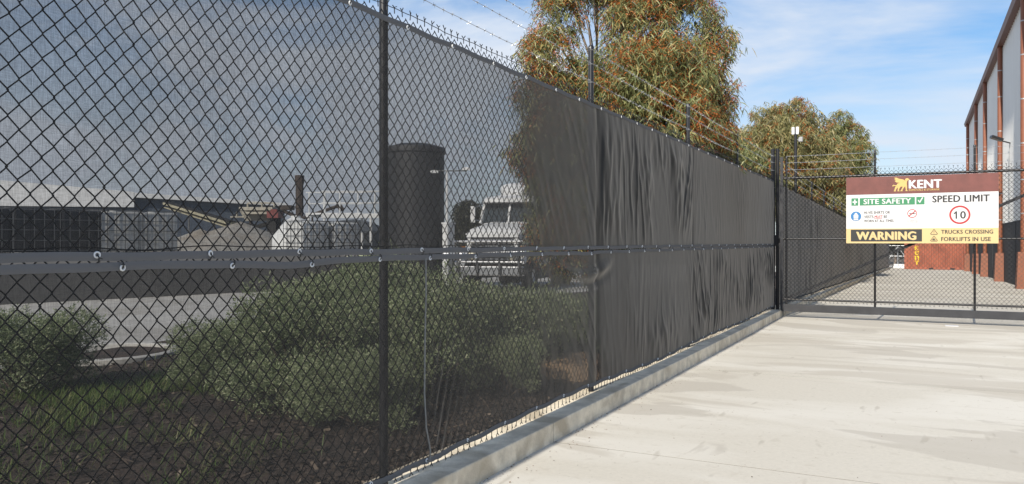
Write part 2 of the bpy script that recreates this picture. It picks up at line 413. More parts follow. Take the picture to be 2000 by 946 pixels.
JOINTS = [-8.0, -2.4, 1.5, 5.36, 9.22, 13.0, 16.42]
drive = MB()
ys = JOINTS + [24.0, 32.0, 40.0, 48.0, 56.0, 64.0, 72.0, 84.0, 91.5]
xs_j = [KF, 2.9, 8.5]
for a, b in zip(ys[:-1], ys[1:]):
    for xa, xb in zip(xs_j[:-1], xs_j[1:]):
        if a >= 16.4 and xb > 8: xb = 3.75 if a > 20 else 8.5
        g = 0.005
        p = [(xa + (g if xa > KF else 0), a + g), (xb - g, a + g), (xb - g, b - g), (xa + (g if xa > KF else 0), b - g)]
        drive.add([(x, y, zg(y)) for x, y in p] + [(x, y, zg(y) - 0.06) for x, y in p],
                  [(0, 1, 2, 3), (0, 4, 5, 1), (1, 5, 6, 2), (2, 6, 7, 3), (3, 7, 4, 0)])
for a in ys[1:-1]:
    drive.add([(x, y, zg(a) - 0.0007) for x, y in ((KF, a - 0.006), (8.4 if a < 16 else 3.7, a - 0.0045), (8.4 if a < 16 else 3.7, a + 0.0045), (KF, a + 0.0045))], [(0, 1, 2, 3)], 1)
tag(drive.build('driveway', [K['pave'], K['earth']]), kind='structure')

kb = MB()
ky = [-8.0, -2.4, 1.5, 5.36, 9.22, 13.0, 16.42]
for a, b in zip(ky[:-1], ky[1:]):
    kb.box(-2.78, KF, a + 0.003, b - 0.003, -0.06, 0.143, bev=0.008)
tag(kb.build('kerb', K['kerb']), kind='structure')
kb = MB()
for a in np.arange(16.75, 88, 4.0):
    b = a + 3.99
    vs = [(x, y, zg(y) + z) for y in (a, b) for x, z in ((-2.78, -0.06), (KF, -0.06), (KF, 0.143), (-2.78, 0.143))]
    kb.add(vs, [(0, 1, 2, 3), (7, 6, 5, 4), (0, 4, 5, 1), (1, 5, 6, 2), (2, 6, 7, 3), (3, 7, 4, 0)])
tag(kb.build('kerb', K['kerb']), kind='structure')

def bed_z(x, y):
    return 0.085 + zg(y) + 0.05 * mnoise.noise(Vector((x * 0.7, y * 0.7, 3.3))) * min(1, (-2.8 - x) * 1.5)
def bed_edge(y):
    return -9.3 + 0.5 * math.sin(y * 0.55) + 0.02 * y
ysb = np.arange(-6, 90, 0.5)
V = []; n_x = 26
for y in ysb:
    e = bed_edge(y)
    for i in range(n_x):
        x = -2.78 + (e + 2.78) * i / (n_x - 1)
        V.append((x, y, bed_z(x, y)))
F = np.array([(j * n_x + i + 1, j * n_x + i, (j + 1) * n_x + i, (j + 1) * n_x + i + 1) for j in range(len(ysb) - 1) for i in range(n_x - 1)])
tag(link('mulch_ground', np_mesh('mulch_ground', np.array(V), F, K['mulch'], smooth=True)), kind='structure')
sheet('yard_pavement', [-70, -40, -20, -8.6], [-20, 0, 16.5, 30, 50, 70, 91.5], lambda x, y: zg(y) + 0.01, K['yard'])

# bark chips, thickest near the fence
nC = 16000
px_ = -2.85 - 5.5 * rng.random(nC) ** 1.5; py_ = 1.0 + 10 * rng.random(nC)
def flat_leaves(P, D, S, W, UP=None, curve=None, seg=2):
    """Strips of quads: P base, D length vectors, S unit side vectors, W half width, curve sag vectors."""
    n = len(P); ts = np.linspace(0, 1, seg + 1)
    V = np.zeros((n, (seg + 1) * 2, 3))
    for i, t in enumerate(ts):
        c = P + D * t + (curve * (t * t)[..., None] if False else (0 if curve is None else curve * (t * t)))
        ww = W * (0.35 + 1.3 * t * (1 - t) * 2) if seg > 1 else W
        if i == seg and seg > 1: ww = W * 0.12
        V[:, 2 * i] = c - S * ww[:, None]; V[:, 2 * i + 1] = c + S * ww[:, None]
    k = (seg + 1) * 2
    base = (np.arange(n) * k)[:, None]
    F = np.concatenate([base + np.array([[2 * i, 2 * i + 1, 2 * i + 3, 2 * i + 2]]) for i in range(seg)], axis=1).reshape(-1, 4)
    return V.reshape(-1, 3), F
def unit(a): return a / np.maximum(np.linalg.norm(a, axis=-1, keepdims=True), 1e-9)
pz_ = np.array([bed_z(x, y) for x, y in zip(px_, py_)]) + 0.006 + 0.02 * rng.random(nC)
ang = rng.random(nC) * 6.283
D = np.stack([np.cos(ang), np.sin(ang), rng.normal(0, 0.25, nC)], 1) * (0.02 + 0.05 * rng.random(nC))[:, None]
S = unit(np.stack([-np.sin(ang), np.cos(ang), rng.normal(0, 0.5, nC)], 1))
V, F = flat_leaves(np.stack([px_, py_, pz_], 1), D, S, 0.004 + 0.009 * rng.random(nC), seg=1)
tag(link('bark_mulch', np_mesh('bark_mulch', V, F, K['chips'])), 'brown bark chips scattered over the garden bed behind the fence', 'mulch', kind='stuff')

# grit and dry bits on the drive
nG = 1500
gx = np.concatenate([rng.uniform(-2.3, 3.2, 500), KF + 0.012 + 0.22 * rng.random(1000) ** 2.6]); gy = np.concatenate([3.0 + 12 * rng.random(500) ** 1.3, 2.0 + 14 * rng.random(1000)])
ang = rng.random(nG) * 6.283
D = np.stack([np.cos(ang), np.sin(ang), 0.2 + 0 * ang], 1) * (0.004 + 0.009 * rng.random(nG) ** 3)[:, None]
V, F = flat_leaves(np.stack([gx, gy, np.full(nG, 0.004)], 1), D, unit(np.stack([-np.sin(ang), np.cos(ang), 0 * ang + 0.3], 1)), 0.002 + 0.0035 * rng.random(nG) ** 3, seg=1)
tag(link('litter', np_mesh('litter', V, F, K['dry'])), 'tiny dark grit and leaf scraps strewn on the pale concrete drive', 'litter', kind='stuff')

# ------------------------------------------------------------------ chain-link mesh
HALF = 0.0375
HZ = 0.0415
def chain(x_plane, y0, y1, z0, z1, r, sides=4, barbs=True, warp=0.0):
    """Woven zigzag wires filling y0..y1, z0..z1 in the plane x = x_plane, with twisted cut ends top and bottom."""
    nw = int((y1 - y0) / HALF); ns = int((z1 - z0) / HZ); ns -= ns % 2
    a = np.linspace(0, 2 * np.pi, sides, endpoint=False) + np.pi / 4
    Vs, Fs = [], []; off = 0
    k = np.arange(nw)[:, None]; i = np.arange(ns + 1)[None, :]
    side = ((k + i) % 2)                                     # which of the wire's two columns
    Y = y0 + (k + side) * HALF + np.where(side == 1, 0.0022, -0.0022)
    Z = z0 + i * HZ + 0 * k
    if warp:
        Y = Y + warp * np.sin(Z * 2.1 + Y * 1.7); Z = Z + warp * np.sin(Y * 1.3 + 1.0)
    if warp: Y = Y + rng.normal(0, 0.0012, Y.shape); Z = Z + rng.normal(0, 0.0012, Z.shape)
    X = x_plane + np.where(side == 1, 1, -1) * r * 0.9 * np.where(k % 2 == 0, 1, -1)
    C = np.stack([X, Y, Z], -1)                              # nw, ns+1, 3
    # each ring is the square section cut across the zigzag
    ring = np.stack([np.cos(a) * r, np.sin(a) * r * 1.15], -1)
    V = C[:, :, None, :] + np.stack([ring[:, 0], 0 * a, ring[:, 1] * 1.2], -1)[None, None]
    idx = np.arange(nw * (ns + 1) * sides).reshape(nw, ns + 1, sides)
    q = np.stack([idx[:, :-1], np.roll(idx[:, :-1], -1, 2), np.roll(idx[:, 1:], -1, 2), idx[:, 1:]], -1).reshape(-1, 4)
    Vs.append(V.reshape(-1, 3)); Fs.append(q); off += len(V.reshape(-1, 3))
    if barbs:
        def stick(p, qq):
            nonlocal off
            d = qq - p
            d = d / np.linalg.norm(d, axis=1, keepdims=True)
            u = unit(np.cross(d, np.array([1.0, 0, 0]))); v = np.cross(d, u)
            rr = [p + (u * np.cos(t) + v * np.sin(t)) * r for t in a] + [qq + (u * np.cos(t) + v * np.sin(t)) * r for t in a]
            V = np.stack(rr, 1).reshape(-1, 3); n = len(p)
            b = (np.arange(n) * 2 * sides)[:, None, None]
            j = np.arange(sides)
            f = np.stack([j, (j + 1) % sides, (j + 1) % sides + sides, j + sides], -1)[None]
            Vs.append(V); Fs.append((b + f + off).reshape(-1, 4)); off += len(V)
        n = nw // 2
        for zz, sg in ((z0, -1), (z0 + ns * HZ, 1)):
            par = (ns if sg > 0 else 0)
            kk = np.arange(n) * 2 + (1 if par % 2 == 0 else 0)
            c = np.stack([np.full(n, x_plane), y0 + (kk + 0) * HALF + (0 if True else 0), np.full(n, zz)], 1)
            jy = rng.normal(0, 0.004, n)
            top = c + np.stack([0 * jy, jy, np.full(n, sg * 0.034)], 1)
            stick(c, top)
            for s2 in (-1, 1):
                e = top + np.stack([rng.normal(0, 0.003, n), s2 * (0.014 + rng.normal(0, 0.003, n)), np.full(n, sg * 0.018) + rng.normal(0, 0.004, n)], 1)
                stick(top, e)
    return np.concatenate(Vs), np.concatenate(Fs)

def barbed(mb, a, b, r=0.0021, step=0.105, sag=0.012, seed=0):
    """Two twisted strands with four-point barbs."""
    rr = random.Random(seed)
    a, b = Vector(a), Vector(b); ln = (b - a).length; n = max(4, int(ln / 0.12))
    d = (b - a).normalized(); up = Vector((0, 0, 1)); sd = d.cross(up)
    pos = lambda t: a + (b - a) * t - up * (sag * 4 * t * (1 - t))
    mb.tube([pos(i / n) + up * (0.0015 * math.sin(i * 2.2)) + sd * (0.0015 * math.cos(i * 2.2)) for i in range(n + 1)], r, 4, cap=False)
    for i in range(int(ln / step)):
        c = pos((i + 0.5) * step / ln); an = rr.random() * 3.14
        for q in (0, 1.57):
            v = (up * math.cos(an + q) + sd * math.sin(an + q)) * 0.016 + d * rr.uniform(-0.006, 0.006)
            mb.tube([c - v, c + v], 0.0014, 3, cap=False)
        mb.tube([c - d * 0.006, c + d * 0.006], 0.0042, 5, cap=False)

def wavy(mb, x, y0, y1, z, r=0.0024, amp=0.006, seed=1, slow=0.012):
    pts = []
    for i in range(int((y1 - y0) / 0.05) + 1):
        y = y0 + i * 0.05
        pts.append((x + 0.003 * math.sin(y * 44), y, z + amp * math.sin(y * 13 + seed) * 0.6 + slow * mnoise.noise(Vector((y * 2.3, seed, 0)))))
    mb.tube(pts, r, 5, cap=False)

def round_post(mb, x, y, z0, z1, r=0.025):
    mb.tube([(x, y, z0), (x, y, z1)], r, 14)
    mb.lathe([(r * 1.12, z1 - 0.03), (r * 1.12, z1 + 0.004), (r * 0.8, z1 + 0.016), (0.001, z1 + 0.02)], (x, y, 0), 14)

fence = empty('chain_link_fence', (FX, 6.6, 0.143))
tag(fence, 'tall black chain link fence with barbed wire running along the kerb to the gate', 'fence')
V, F = chain(FX - 0.012, -2.9, 16.44, 0.205, 2.85, 0.0027, warp=0.006)
me = np_mesh('chain_link_mesh', V - np.array(fence.location), F, K['wire'])
link('chain_link_mesh', me, fence)
POSTS = [-2.9, 0.3, 3.54, 6.65, 10.03, 13.1]
for y in POSTS:
    b = MB(); round_post(b, FX - 0.052, y, 0.10, 3.27)
    p = b.build('post', K['black'], fence, smooth=True)
    for z in (2.948, 3.112, 3.24):
        t = MB(); t.lathe([(0.0262, z - 0.002), (0.0275, z), (0.0262, z + 0.002)], (FX - 0.052, y, 0), 12); t.build('wire_tie', K['galv'], p)
for k, z in enumerate((2.948, 3.112, 3.24)):
    b = MB()
    for j, (ya, yb) in enumerate(zip(POSTS, POSTS[1:] + [16.48])): barbed(b, (FX - 0.026, ya, z), (FX - 0.026, yb, z), seed=k * 9 + j)
    b.build('barbed_wire', K['galv'], fence)
for k, z in enumerate((0.215, 1.478, 2.80)):
    b = MB(); wavy(b, FX - 0.006, -2.9, 16.44, z, seed=k * 3 + 1); b.build('tension_wire', K['wire'], fence)

# ------------------------------------------------------------------ shade cloths on the fence
def sm(a, b, x):
    t = min(1.0, max(0.0, (x - a) / (b - a))); return t * t * (3 - 2 * t)
def amp_at(y, low):
    # how slack each bay hangs
    a = 0.002 + 0.005 * sm(4.4, 5.6, y)
    if low: a += 0.013 * sm(6.5, 6.9, y) + 0.010 * sm(9.9, 10.3, y)
    else: a += 0.022 * sm(6.55, 6.9, y) - 0.022 * sm(9.9, 10.15, y) + 0.003 * sm(12.6, 13.4, y)
    return a
def cloth_x(y, z, low):
    a = amp_at(y, low)
    zz = (z - 0.2) / 1.23 if low else (z - 1.43) / 1.3
    ends = 0.35 + 0.65 * min(1, 5 * zz, 5 * (1 - zz)) if 0 <= zz <= 1 else 0.35
    lean = 0.55 * (z - 1.4) if y < 6.65 else 0.10 * (z - 1.4)
    w1 = 0.10 * mnoise.noise(Vector((y * 0.9, z * 1.2, 3.0)))
    tilt = 0.45 * (z - 1.4) * mnoise.noise(Vector((y * 0.55, 7.0, low)))
    q = y + lean + tilt + w1
    n1 = mnoise.noise(Vector((q * 2.0, z * 0.8, 5.1 + low)))
    n2 = mnoise.noise(Vector((q * 5.6, z * 1.1, 9.7 + low)))
    n3 = mnoise.noise(Vector(((y - tilt * 0.6) * 10.5, z * 4.2, 2.7 + low)))
    n4 = mnoise.noise(Vector((q * 24.0, z * 10.0, 1.7 + low)))
    rid = math.exp(-(n2 / 0.17) ** 2) - 0.45
    msk = min(1.25, max(0.12, 0.62 + 1.3 * mnoise.noise(Vector((y * 1.1, z * 1.0, 11.0 + low)))))
    if low and 6.6 < y < 10.0: msk *= 0.25 + 1.0 * sm(0.62, 0.1, zz) + 0.5 * sm(9.2, 9.9, y)
    a *= 0.72 * msk
    x = FX + 0.006 + a * ends * (1.0 + 1.0 * n1 + 0.72 * rid + 0.5 * n3 + 0.10 * n4)
    x += 0.0012 * mnoise.noise(Vector((y * 9, z * 9, 1)))
    # post pressing through, bay joins
    for p in (6.65, 10.03): x += -0.010 * math.exp(-((y - p) / 0.05) ** 2) * sm(5.5, 6.3, y)
    # gathers at the foot around the near post
    if low: x += 0.016 * math.exp(-((y - 3.75) / 0.35) ** 2) * (1 - zz) * abs(math.sin((y - 0.35 * (z - 0.2)) * 38)) * (zz < 0.65)
    # the slack fold below the seam
    if low:
        c = 1.31 - 0.10 * math.cos((y - 6.35) * 2.4)
        x += 0.028 * math.exp(-((z - c) / 0.05) ** 2) * sm(5.65, 6.1, y) * (1 - sm(6.75, 7.15, y))
        x -= 0.012 * math.exp(-((z - c + 0.09) / 0.04) ** 2) * sm(5.65, 6.1, y) * (1 - sm(6.75, 7.15, y))
    return x
def seam_lo(y):   # lower edge of the upper cloth
    return 1.432 + 0.0016 * math.sin(y * 12.3) + 0.0014 * math.sin(y * 5.1)
def seam_hi(y):   # upper edge of the lower cloth
    return 1.4265 - 0.015 * math.exp(-((y - 2.72) / 0.3) ** 2) + 0.0016 * math.sin(y * 12.3 + 2) + 0.0014 * math.sin(y * 4.1) - 0.012 * math.exp(-((y - 6.4) / 0.3) ** 2)
def top_hi(y): return 2.738 + 0.0015 * math.sin(y * 6.1) + 0.003 * math.sin(y * 12.27)
def foot_lo(y): return 0.208 + 0.012 * math.sin(y * 1.3) + 0.006 * math.sin(y * 12.2) - 0.02 * sm(6, 9, y)

CY0, CY1 = -2.85, 16.40
def cloth_sheet(low):
    ysl = np.concatenate([np.arange(CY0, 4.0, 0.03), np.arange(4.0, CY1 + 1e-6, 0.0125)])
    nz_ = 70
    V = []
    for y in ysl:
        za, zb = (foot_lo(y), seam_hi(y)) if low else (seam_lo(y), top_hi(y))
        for i in range(nz_ + 1):
            z = za + (zb - za) * i / nz_
            V.append((cloth_x(y, z, low), y, z))
    n = nz_ + 1; m = len(ysl)
    ii = np.arange(m * n).reshape(m, n)
    F = np.stack([ii[:-1, :-1], ii[1:, :-1], ii[1:, 1:], ii[:-1, 1:]], -1).reshape(-1, 4)
    return np.array(V), F
def hem_x(y, z, low): return max(cloth_x(y, z, low) + 0.005, FX + 0.012)
def hem_strip(fz, up, low, width=0.032):
    ysl = np.arange(CY0, CY1 + 1e-6, 0.03); V = []
    for y in ysl:
        z = fz(y)
        for k in range(4):
            zz = z + (width * k / 3) * (1 if up else -1)
            V.append((hem_x(y, zz, low) + 0.002 * (k in (1, 2)), y, zz))
    m = len(ysl); ii = np.arange(m * 4).reshape(m, 4)
    F = np.stack([ii[:-1, :-1], ii[1:, :-1], ii[1:, 1:], ii[:-1, 1:]], -1).reshape(-1, 4)
    V = np.array(V)
    V2 = V.copy(); V2[:, 0] -= 0.0035
    return np.concatenate([V, V2]), np.concatenate([F, F[:, ::-1] + len(V)])

eb = MB()
eb.lathe([(0.0062, -0.0015), (0.0075, 0.0025), (0.0105, 0.003), (0.0128, 0.0005), (0.0128, -0.0015)], (0, 0, 0), 18, axis='x')
eye_me = eb.mesh('eyelet', K['eye'], smooth=True)
tb = MB()
tb.tube([(0.003, 0, 0), (0.009, 0.002, -0.010), (0.006, 0.003, -0.024), (-0.008, 0.004, -0.030)], 0.0024, 6)
tb.tube([(0.009, 0.002, -0.010), (0.014, 0.012, -0.014)], 0.0018, 5)
tie_lo = tb.mesh('cable_tie', K['tie'])
tb = MB()
tb.tube([(0.003, 0, 0), (0.009, 0.002, 0.010), (0.006, 0.003, 0.022), (-0.008, 0.004, 0.030)], 0.0024, 6)
tb.tube([(0.009, 0.002, 0.010), (0.013, -0.010, 0.016)], 0.0018, 5)
tie_hi = tb.mesh('cable_tie', K['tie'])

def make_cloth(low):
    z0 = 0.2 if low else 1.432
    root = empty('shade_cloth', (FX, 6.6, z0))
    tag(root, 'black shade cloth tied along the lower half of the fence, just above the kerb' if low else
        'black shade cloth tied along the upper half of the fence, below the barbed wire', 'shade cloth', 'shade cloths on the fence')
    V, F = cloth_sheet(low)
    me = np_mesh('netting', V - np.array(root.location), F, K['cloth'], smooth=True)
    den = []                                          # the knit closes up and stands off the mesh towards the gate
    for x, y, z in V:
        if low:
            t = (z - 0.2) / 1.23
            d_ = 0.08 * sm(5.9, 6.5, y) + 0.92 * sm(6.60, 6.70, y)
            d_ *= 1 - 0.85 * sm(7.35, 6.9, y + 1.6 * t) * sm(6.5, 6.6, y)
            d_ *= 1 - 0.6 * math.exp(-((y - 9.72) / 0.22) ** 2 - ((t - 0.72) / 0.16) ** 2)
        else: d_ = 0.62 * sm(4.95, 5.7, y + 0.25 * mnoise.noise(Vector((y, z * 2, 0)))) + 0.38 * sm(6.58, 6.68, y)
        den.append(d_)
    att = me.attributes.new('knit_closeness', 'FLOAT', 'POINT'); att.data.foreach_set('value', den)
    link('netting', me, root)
    for fz, up, y_first, tie in ((((foot_lo, True, 1.80, tie_lo), (seam_hi, False, 1.88, tie_hi)) if low else ((seam_lo, True, 1.786, tie_lo), (top_hi, False, 1.62, tie_hi)))):
        V, F = hem_strip(fz, up, low)
        h = link('hem', np_mesh('hem', V - np.array(root.location), F, K['hem']), root)
        y = y_first - 0.512 * 6
        i = 0
        while y < CY1 - 0.05:
            if y > 0.9:
                yy = y + random.uniform(-0.02, 0.02)
                z = fz(yy) + (0.022 if up else -0.022)
                x = hem_x(yy, z, low) + 0.0035
                e = link('eyelet', eye_me, h, (x - root.location.x, yy - root.location.y, z - root.location.z))
                e.rotation_euler = (random.uniform(-0.4, 0.4), random.uniform(-0.15, 0.15), random.uniform(-0.2, 0.2))
                c = link('cable_tie', tie, root, e.location)
                c.rotation_euler = (random.uniform(-0.5, 0.5), 0, 0)
            y += 0.512; i += 1
    return root
make_cloth(False); make_cloth(True)

b = MB()
yc = 3.83
b.tube([(FX + 0.035, yc, 1.405), (FX + 0.034, yc + 0.004, 1.2), (FX + 0.030, yc - 0.002, 0.9), (FX + 0.034, yc - 0.012, 0.62), (FX + 0.045, yc - 0.010, 0.42), (FX + 0.05, yc + 0.025, 0.28), (FX + 0.045, yc + 0.03, 0.22), (FX + 0.03, yc + 0.01, 0.20)], 0.0045, 8)
tag(b.build('cord', K['cord'], smooth=True), 'thin grey cord hanging down the lower shade cloth beside the near post', 'cord')

# ------------------------------------------------------------------ gate and its posts
b = empty('gate_post', (FX, 16.55, 0.143))
tag(b, 'tall black pair of round gate posts at the end of the kerb', 'gate post')
for dx, dy in ((-0.03, -0.02), (0.055, 0.02)):
    q = MB(); round_post(q, FX + dx, 16.55 + dy, 0.02, 3.37, 0.036); p = q.build('post', K['black'], b, smooth=True)
for z in (2.95, 3.11, 3.24, 2.6, 1.5, 0.6):
    q = MB(); q.lathe([(0.037, z - 0.004), (0.0395, z), (0.037, z + 0.004)], (FX - 0.03, 16.53, 0), 12); q.build('wire_tie', K['galv'], b)
q = MB(); q.box(FX - 0.02, FX + 0.09, 16.46, 16.50, 1.42, 1.64, bev=0.006); q.box(FX + 0.08, FX + 0.12, 16.44, 16.52, 1.48, 1.58, bev=0.004)
q.build('latch', K['black'], b)

GY = 16.40
gate = empty('sliding_gate', (0, GY, 0))
tag(gate, 'wide black chain link sliding gate closed across the drive', 'gate')
q = MB(); q.box(-2.45, 3.6, GY - 0.05, GY + 0.05, 0.12, 0.262, bev=0.004); q.build('bottom_beam', K['beam'], gate)
q = MB(); q.obox((-2.43, GY, 0.262), (-2.43, GY, 3.2), 0.05, 0.05); q.build('end_post', K['beam'], gate)
for x, zt in ((-2.34, 3.19), (-0.735, 3.235), (0.90, 3.24), (2.53, 3.24)):
    q = MB(); round_post(q, x, GY, 0.262, zt, 0.02); q.build('upright', K['black'], gate, smooth=True)
for z, rr in ((2.77, 0.024), (1.56, 0.018), (0.36, 0.02)):
    q = MB(); q.tube([(-2.43, GY, z), (3.56, GY, z)], rr, 12); q.build('rail', K['black'], gate, smooth=True)
q = MB(); q.obox((-2.32, GY + 0.028, 0.38), (2.50, GY + 0.028, 2.74), 0.03, 0.055); q.build('brace', K['beam'], gate)
V, F = chain(0, -2.40, 3.56, 0.36, 2.87, 0.0041)
V = V[:, [1, 0, 2]]; V[:, 1] -= 0.022
link('chain_link_mesh', np_mesh('chain_link_mesh', V, F[:, ::-1], K['wire']), gate)
for k, z in enumerate((2.935, 3.075, 3.205)):
    q = MB()
    for j, (xa, xb) in enumerate(((-2.34, -0.735), (-0.735, 0.90), (0.90, 2.53))):
        barbed(q, (xa, GY - 0.022, z), (xb, GY - 0.022, z), r=0.0045 if j == 0 else 0.0022, sag=0.004, seed=50 + k * 5 + j)
    q.build('barbed_wire', K['galv'], gate)
q = MB(); q.box(3.66, 3.78, GY - 0.06, GY + 0.06, -0.05, 3.2, bev=0.006)
tag(q.build('latch_post', K['black']), 'square black post that the gate closes against', 'gate post')

q = MB(); q.box(0.42, 0.63, 15.92, 16.10, 0.001, 0.012, bev=0.003)
tag(q.build('cover_plate', K['white']), 'small white rectangular plate lying on the concrete under the gate', 'plate')

# ------------------------------------------------------------------ the sign
def text_mesh(s, shear=0.0, bold=0.03):
    cu = bpy.data.curves.new('lettering', 'FONT'); cu.body = s; cu.size = 1; cu.offset = bold; cu.shear = shear
    cu.extrude = 0.0; cu.resolution_u = 3; cu.space_character = 1.06 + bold
    o = bpy.data.objects.new('lettering', cu); COL.objects.link(o)
    dg = bpy.context.evaluated_depsgraph_get(); dg.update()
    me = bpy.data.meshes.new_from_object(o.evaluated_get(dg))
    v = [(p.co.x, p.co.y) for p in me.vertices]; f = [tuple(p.vertices) for p in me.polygons]
    bpy.data.objects.remove(o); bpy.data.curves.remove(cu); bpy.data.meshes.remove(me)
    xs = [p[0] for p in v]; yy = [p[1] for p in v]
    x0, x1, y0, y1 = min(xs), max(xs), min(yy), max(yy)
    return [((x - x0) / (x1 - x0), (y - y0) / (y1 - y0)) for x, y in v], f
def put_text(mb, s, x0, x1, z0, z1, y, mi=0, **kw):
    b = kw.pop('bold', 0.03)
    v, f = text_mesh(s, bold=0.0, **kw)
    e = b * 0.9 * (z1 - z0); x0 += e; x1 -= e; z0 += e * 0.5; z1 -= e * 0.5      # heavier strokes by overlaying shifted copies
    for k, (dx, dz) in enumerate(((0, 0), (-e, 0), (e, 0), (-e * .5, e * .5), (e * .5, -e * .5)) if b > 0.005 else ((0, 0),)):
        mb.add([(x0 + u * (x1 - x0) + dx, y - 0.00025 * k, z0 + t * (z1 - z0) + dz) for u, t in v], f, mi)
    return mb

SX0, SX1, SZ0, SZ1 = -1.234, 1.262, 1.475, 2.735
SY = 16.325
def u(x): return SX0 + (x - 57) / 1218 * (SX1 - SX0)
def v(y): return SZ1 - (y - 75) / 530 * (SZ1 - SZ0)
sign = empty('site_safety_sign', ((SX0 + SX1) / 2, SY, SZ0))
tag(sign, 'large white site sign with maroon top and yellow bottom on the gate', 'sign')
q = MB(); q.box(SX0, SX1, SY, SY + 0.012, SZ0, SZ1, bev=0.002); board = q.build('board', K['white'], sign)
FR = SY - 0.003     # face of the printed bands
q = MB(); q.box(SX0 + 0.001, SX1 - 0.001, FR, SY - 0.0002, v(215), SZ1 - 0.001); band = q.build('header_band', K['maroon'], sign)
T1 = FR - 0.003
q = MB(); put_text(q, 'KENT', u(580), u(845), v(177), v(111), T1, bold=0.07); q.build('lettering', K['white'], band)
q = MB(); put_text(q, 'REMOVALS & STORAGE', u(582), u(825), v(196), v(181), T1, bold=0.02); q.build('lettering', K['gold'], band)
# the winged lion: body, raised wing with feather notches, legs, tail, head
lion = [
    [(486,136),(505,130),(530,124),(548,112),(562,112),(566,130),(562,148),(550,160),(525,160),(500,158),(486,154)],
    [(556,118),(550,104),(558,96),(572,95),(582,101),(588,110),(577,110),(568,116),(566,126)],
    [(508,130),(480,126),(466,116),(476,113),(462,103),(474,101),(460,88),(482,88),(500,97),(535,104),(548,112),(535,122)],
    [(488,140),(503,154),(484,172),(474,188),(478,196),(457,196),(464,182),(470,162)],
    [(500,152),(516,158),(504,176),(500,188),(508,196),(488,196),(492,176),(492,164)],
    [(534,154),(550,156),(538,174),(528,188),(532,196),(511,196),(520,184),(528,168)],
    [(550,152),(565,140),(567,168),(565,186),(574,196),(553,196),(557,184),(553,168)],
    [(486,146),(468,148),(456,143),(447,149),(449,158),(456,158),(455,151),(468,155),(486,152)],
]
def flat_poly(mb, pts, y, mi=0):
    vs = [Vector((x, z, 0)) for x, z in pts]
    mb.add([(p.x, y, p.y) for p in vs], [tuple(t) for t in tessellate_polygon([vs])], mi)
q = MB()
for k, p in enumerate(lion): flat_poly(q, [(u(x), v(y)) for x, y in p], T1 - 0.0007 * k)
q.build('emblem', K['gold'], band)
W1 = SY - 0.003
def ring(mb, cx, cz, r0, r1, y, n=48, mi=0):
    vs = [(cx + r * math.cos(2 * math.pi * i / n), y, cz + r * math.sin(2 * math.pi * i / n)) for r in (r0, r1) for i in range(n)]
    mb.add(vs, [(i, (i + 1) % n, n + (i + 1) % n, n + i) for i in range(n)], mi)
def disc(mb, cx, cz, r, y, n=48, mi=0): flat_poly(mb, [(cx + r * math.cos(2 * math.pi * i / n), cz + r * math.sin(2 * math.pi * i / n)) for i in range(n)], y, mi)
def rect(mb, x0, x1, y0, y1, yp, mi=0): flat_poly(mb, [(u(x0), v(y1)), (u(x1), v(y1)), (u(x1), v(y0)), (u(x0), v(y0))], yp, mi)
q = MB()
for a_, b_ in ((102, 161), (173, 630), (641, 707)): q.box(u(a_), u(b_), W1, SY - 0.0002, v(302), v(243))
strip = q.build('safety_strip', K['green'], sign)
q = MB(); put_text(q, 'SITE SAFETY', u(205), u(600), v(293), v(251), W1 - 0.003, bold=0.05)
rect(q, 126, 137, 253, 294, W1 - 0.003); rect(q, 112, 151, 268, 279, W1 - 0.0034)
flat_poly(q, [(u(x), v(y)) for x, y in ((652, 272), (660, 266), (668, 278), (688, 246), (697, 250), (670, 292))], W1 - 0.003)
q.build('lettering', K['white'], strip)
q = MB(); put_text(q, 'SPEED LIMIT', u(768), u(1210), v(290), v(236), W1, bold=0.055); q.build('lettering', K['ink'], sign)
q = MB(); ring(q, u(983), v(387), 0.137, 0.168, W1, n=64); lim = q.build('speed_limit_circle', K['red'], sign)
q = MB(); put_text(q, '0', u(985), u(1030), v(417), v(359), W1, bold=0.035)
flat_poly(q, [(u(x), v(y)) for x, y in ((950, 417), (950, 376), (936, 384), (936, 375), (952, 360), (962, 360), (962, 417))], W1); q.build('lettering', K['ink'], lim)
q = MB(); disc(q, u(141), v(388), 0.092, W1); vest = q.build('vest_symbol', K['blue'], sign)
q = MB()
for p in ([(122, 405), (120, 380), (129, 372), (134, 360), (139, 360), (141, 368), (141, 405)], [(160, 405), (162, 380), (153, 372), (148, 360), (143, 360), (142, 368), (142, 405)], [(122, 420), (122, 408), (160, 408), (160, 420)]):
    flat_poly(q, [(u(x), v(y)) for x, y in p], W1 - 0.003)
q.build('vest', K['white'], vest)
for tx, xa, xb, ya, yb_ in (('HI-VIS SHIRTS OR', 210, 427, 349, 370), ('VESTS', 210, 290, 383, 404), ('BE', 375, 403, 383, 404), ('WORN AT ALL TIMES', 210, 457, 416, 437)):
    q = MB(); put_text(q, tx, u(xa), u(xb), v(yb_), v(ya), W1, bold=0.03); q.build('lettering', K['ink'], sign)
q = MB(); put_text(q, 'MUST', u(296), u(367), v(404), v(383), W1, bold=0.03, shear=0.25); q.build('lettering', K['red'], sign)
q = MB(); rect(q, 296, 364, 406.5, 409, W1); q.build('underline', K['red'], sign)
q = MB()
for r_ in ((555, 662, 326, 328.5), (555, 662, 454.5, 457), (555, 557, 328.5, 454.5), (660, 662, 328.5, 454.5)): rect(q, *r_, W1)
put_text(q, 'NO SMOKING', u(566), u(653), v(432), v(424), W1, bold=0.01); put_text(q, 'ON PREMISES', u(563), u(655), v(443), v(435), W1, bold=0.01)
nos = q.build('no_smoking_notice', K['greyink'], sign)
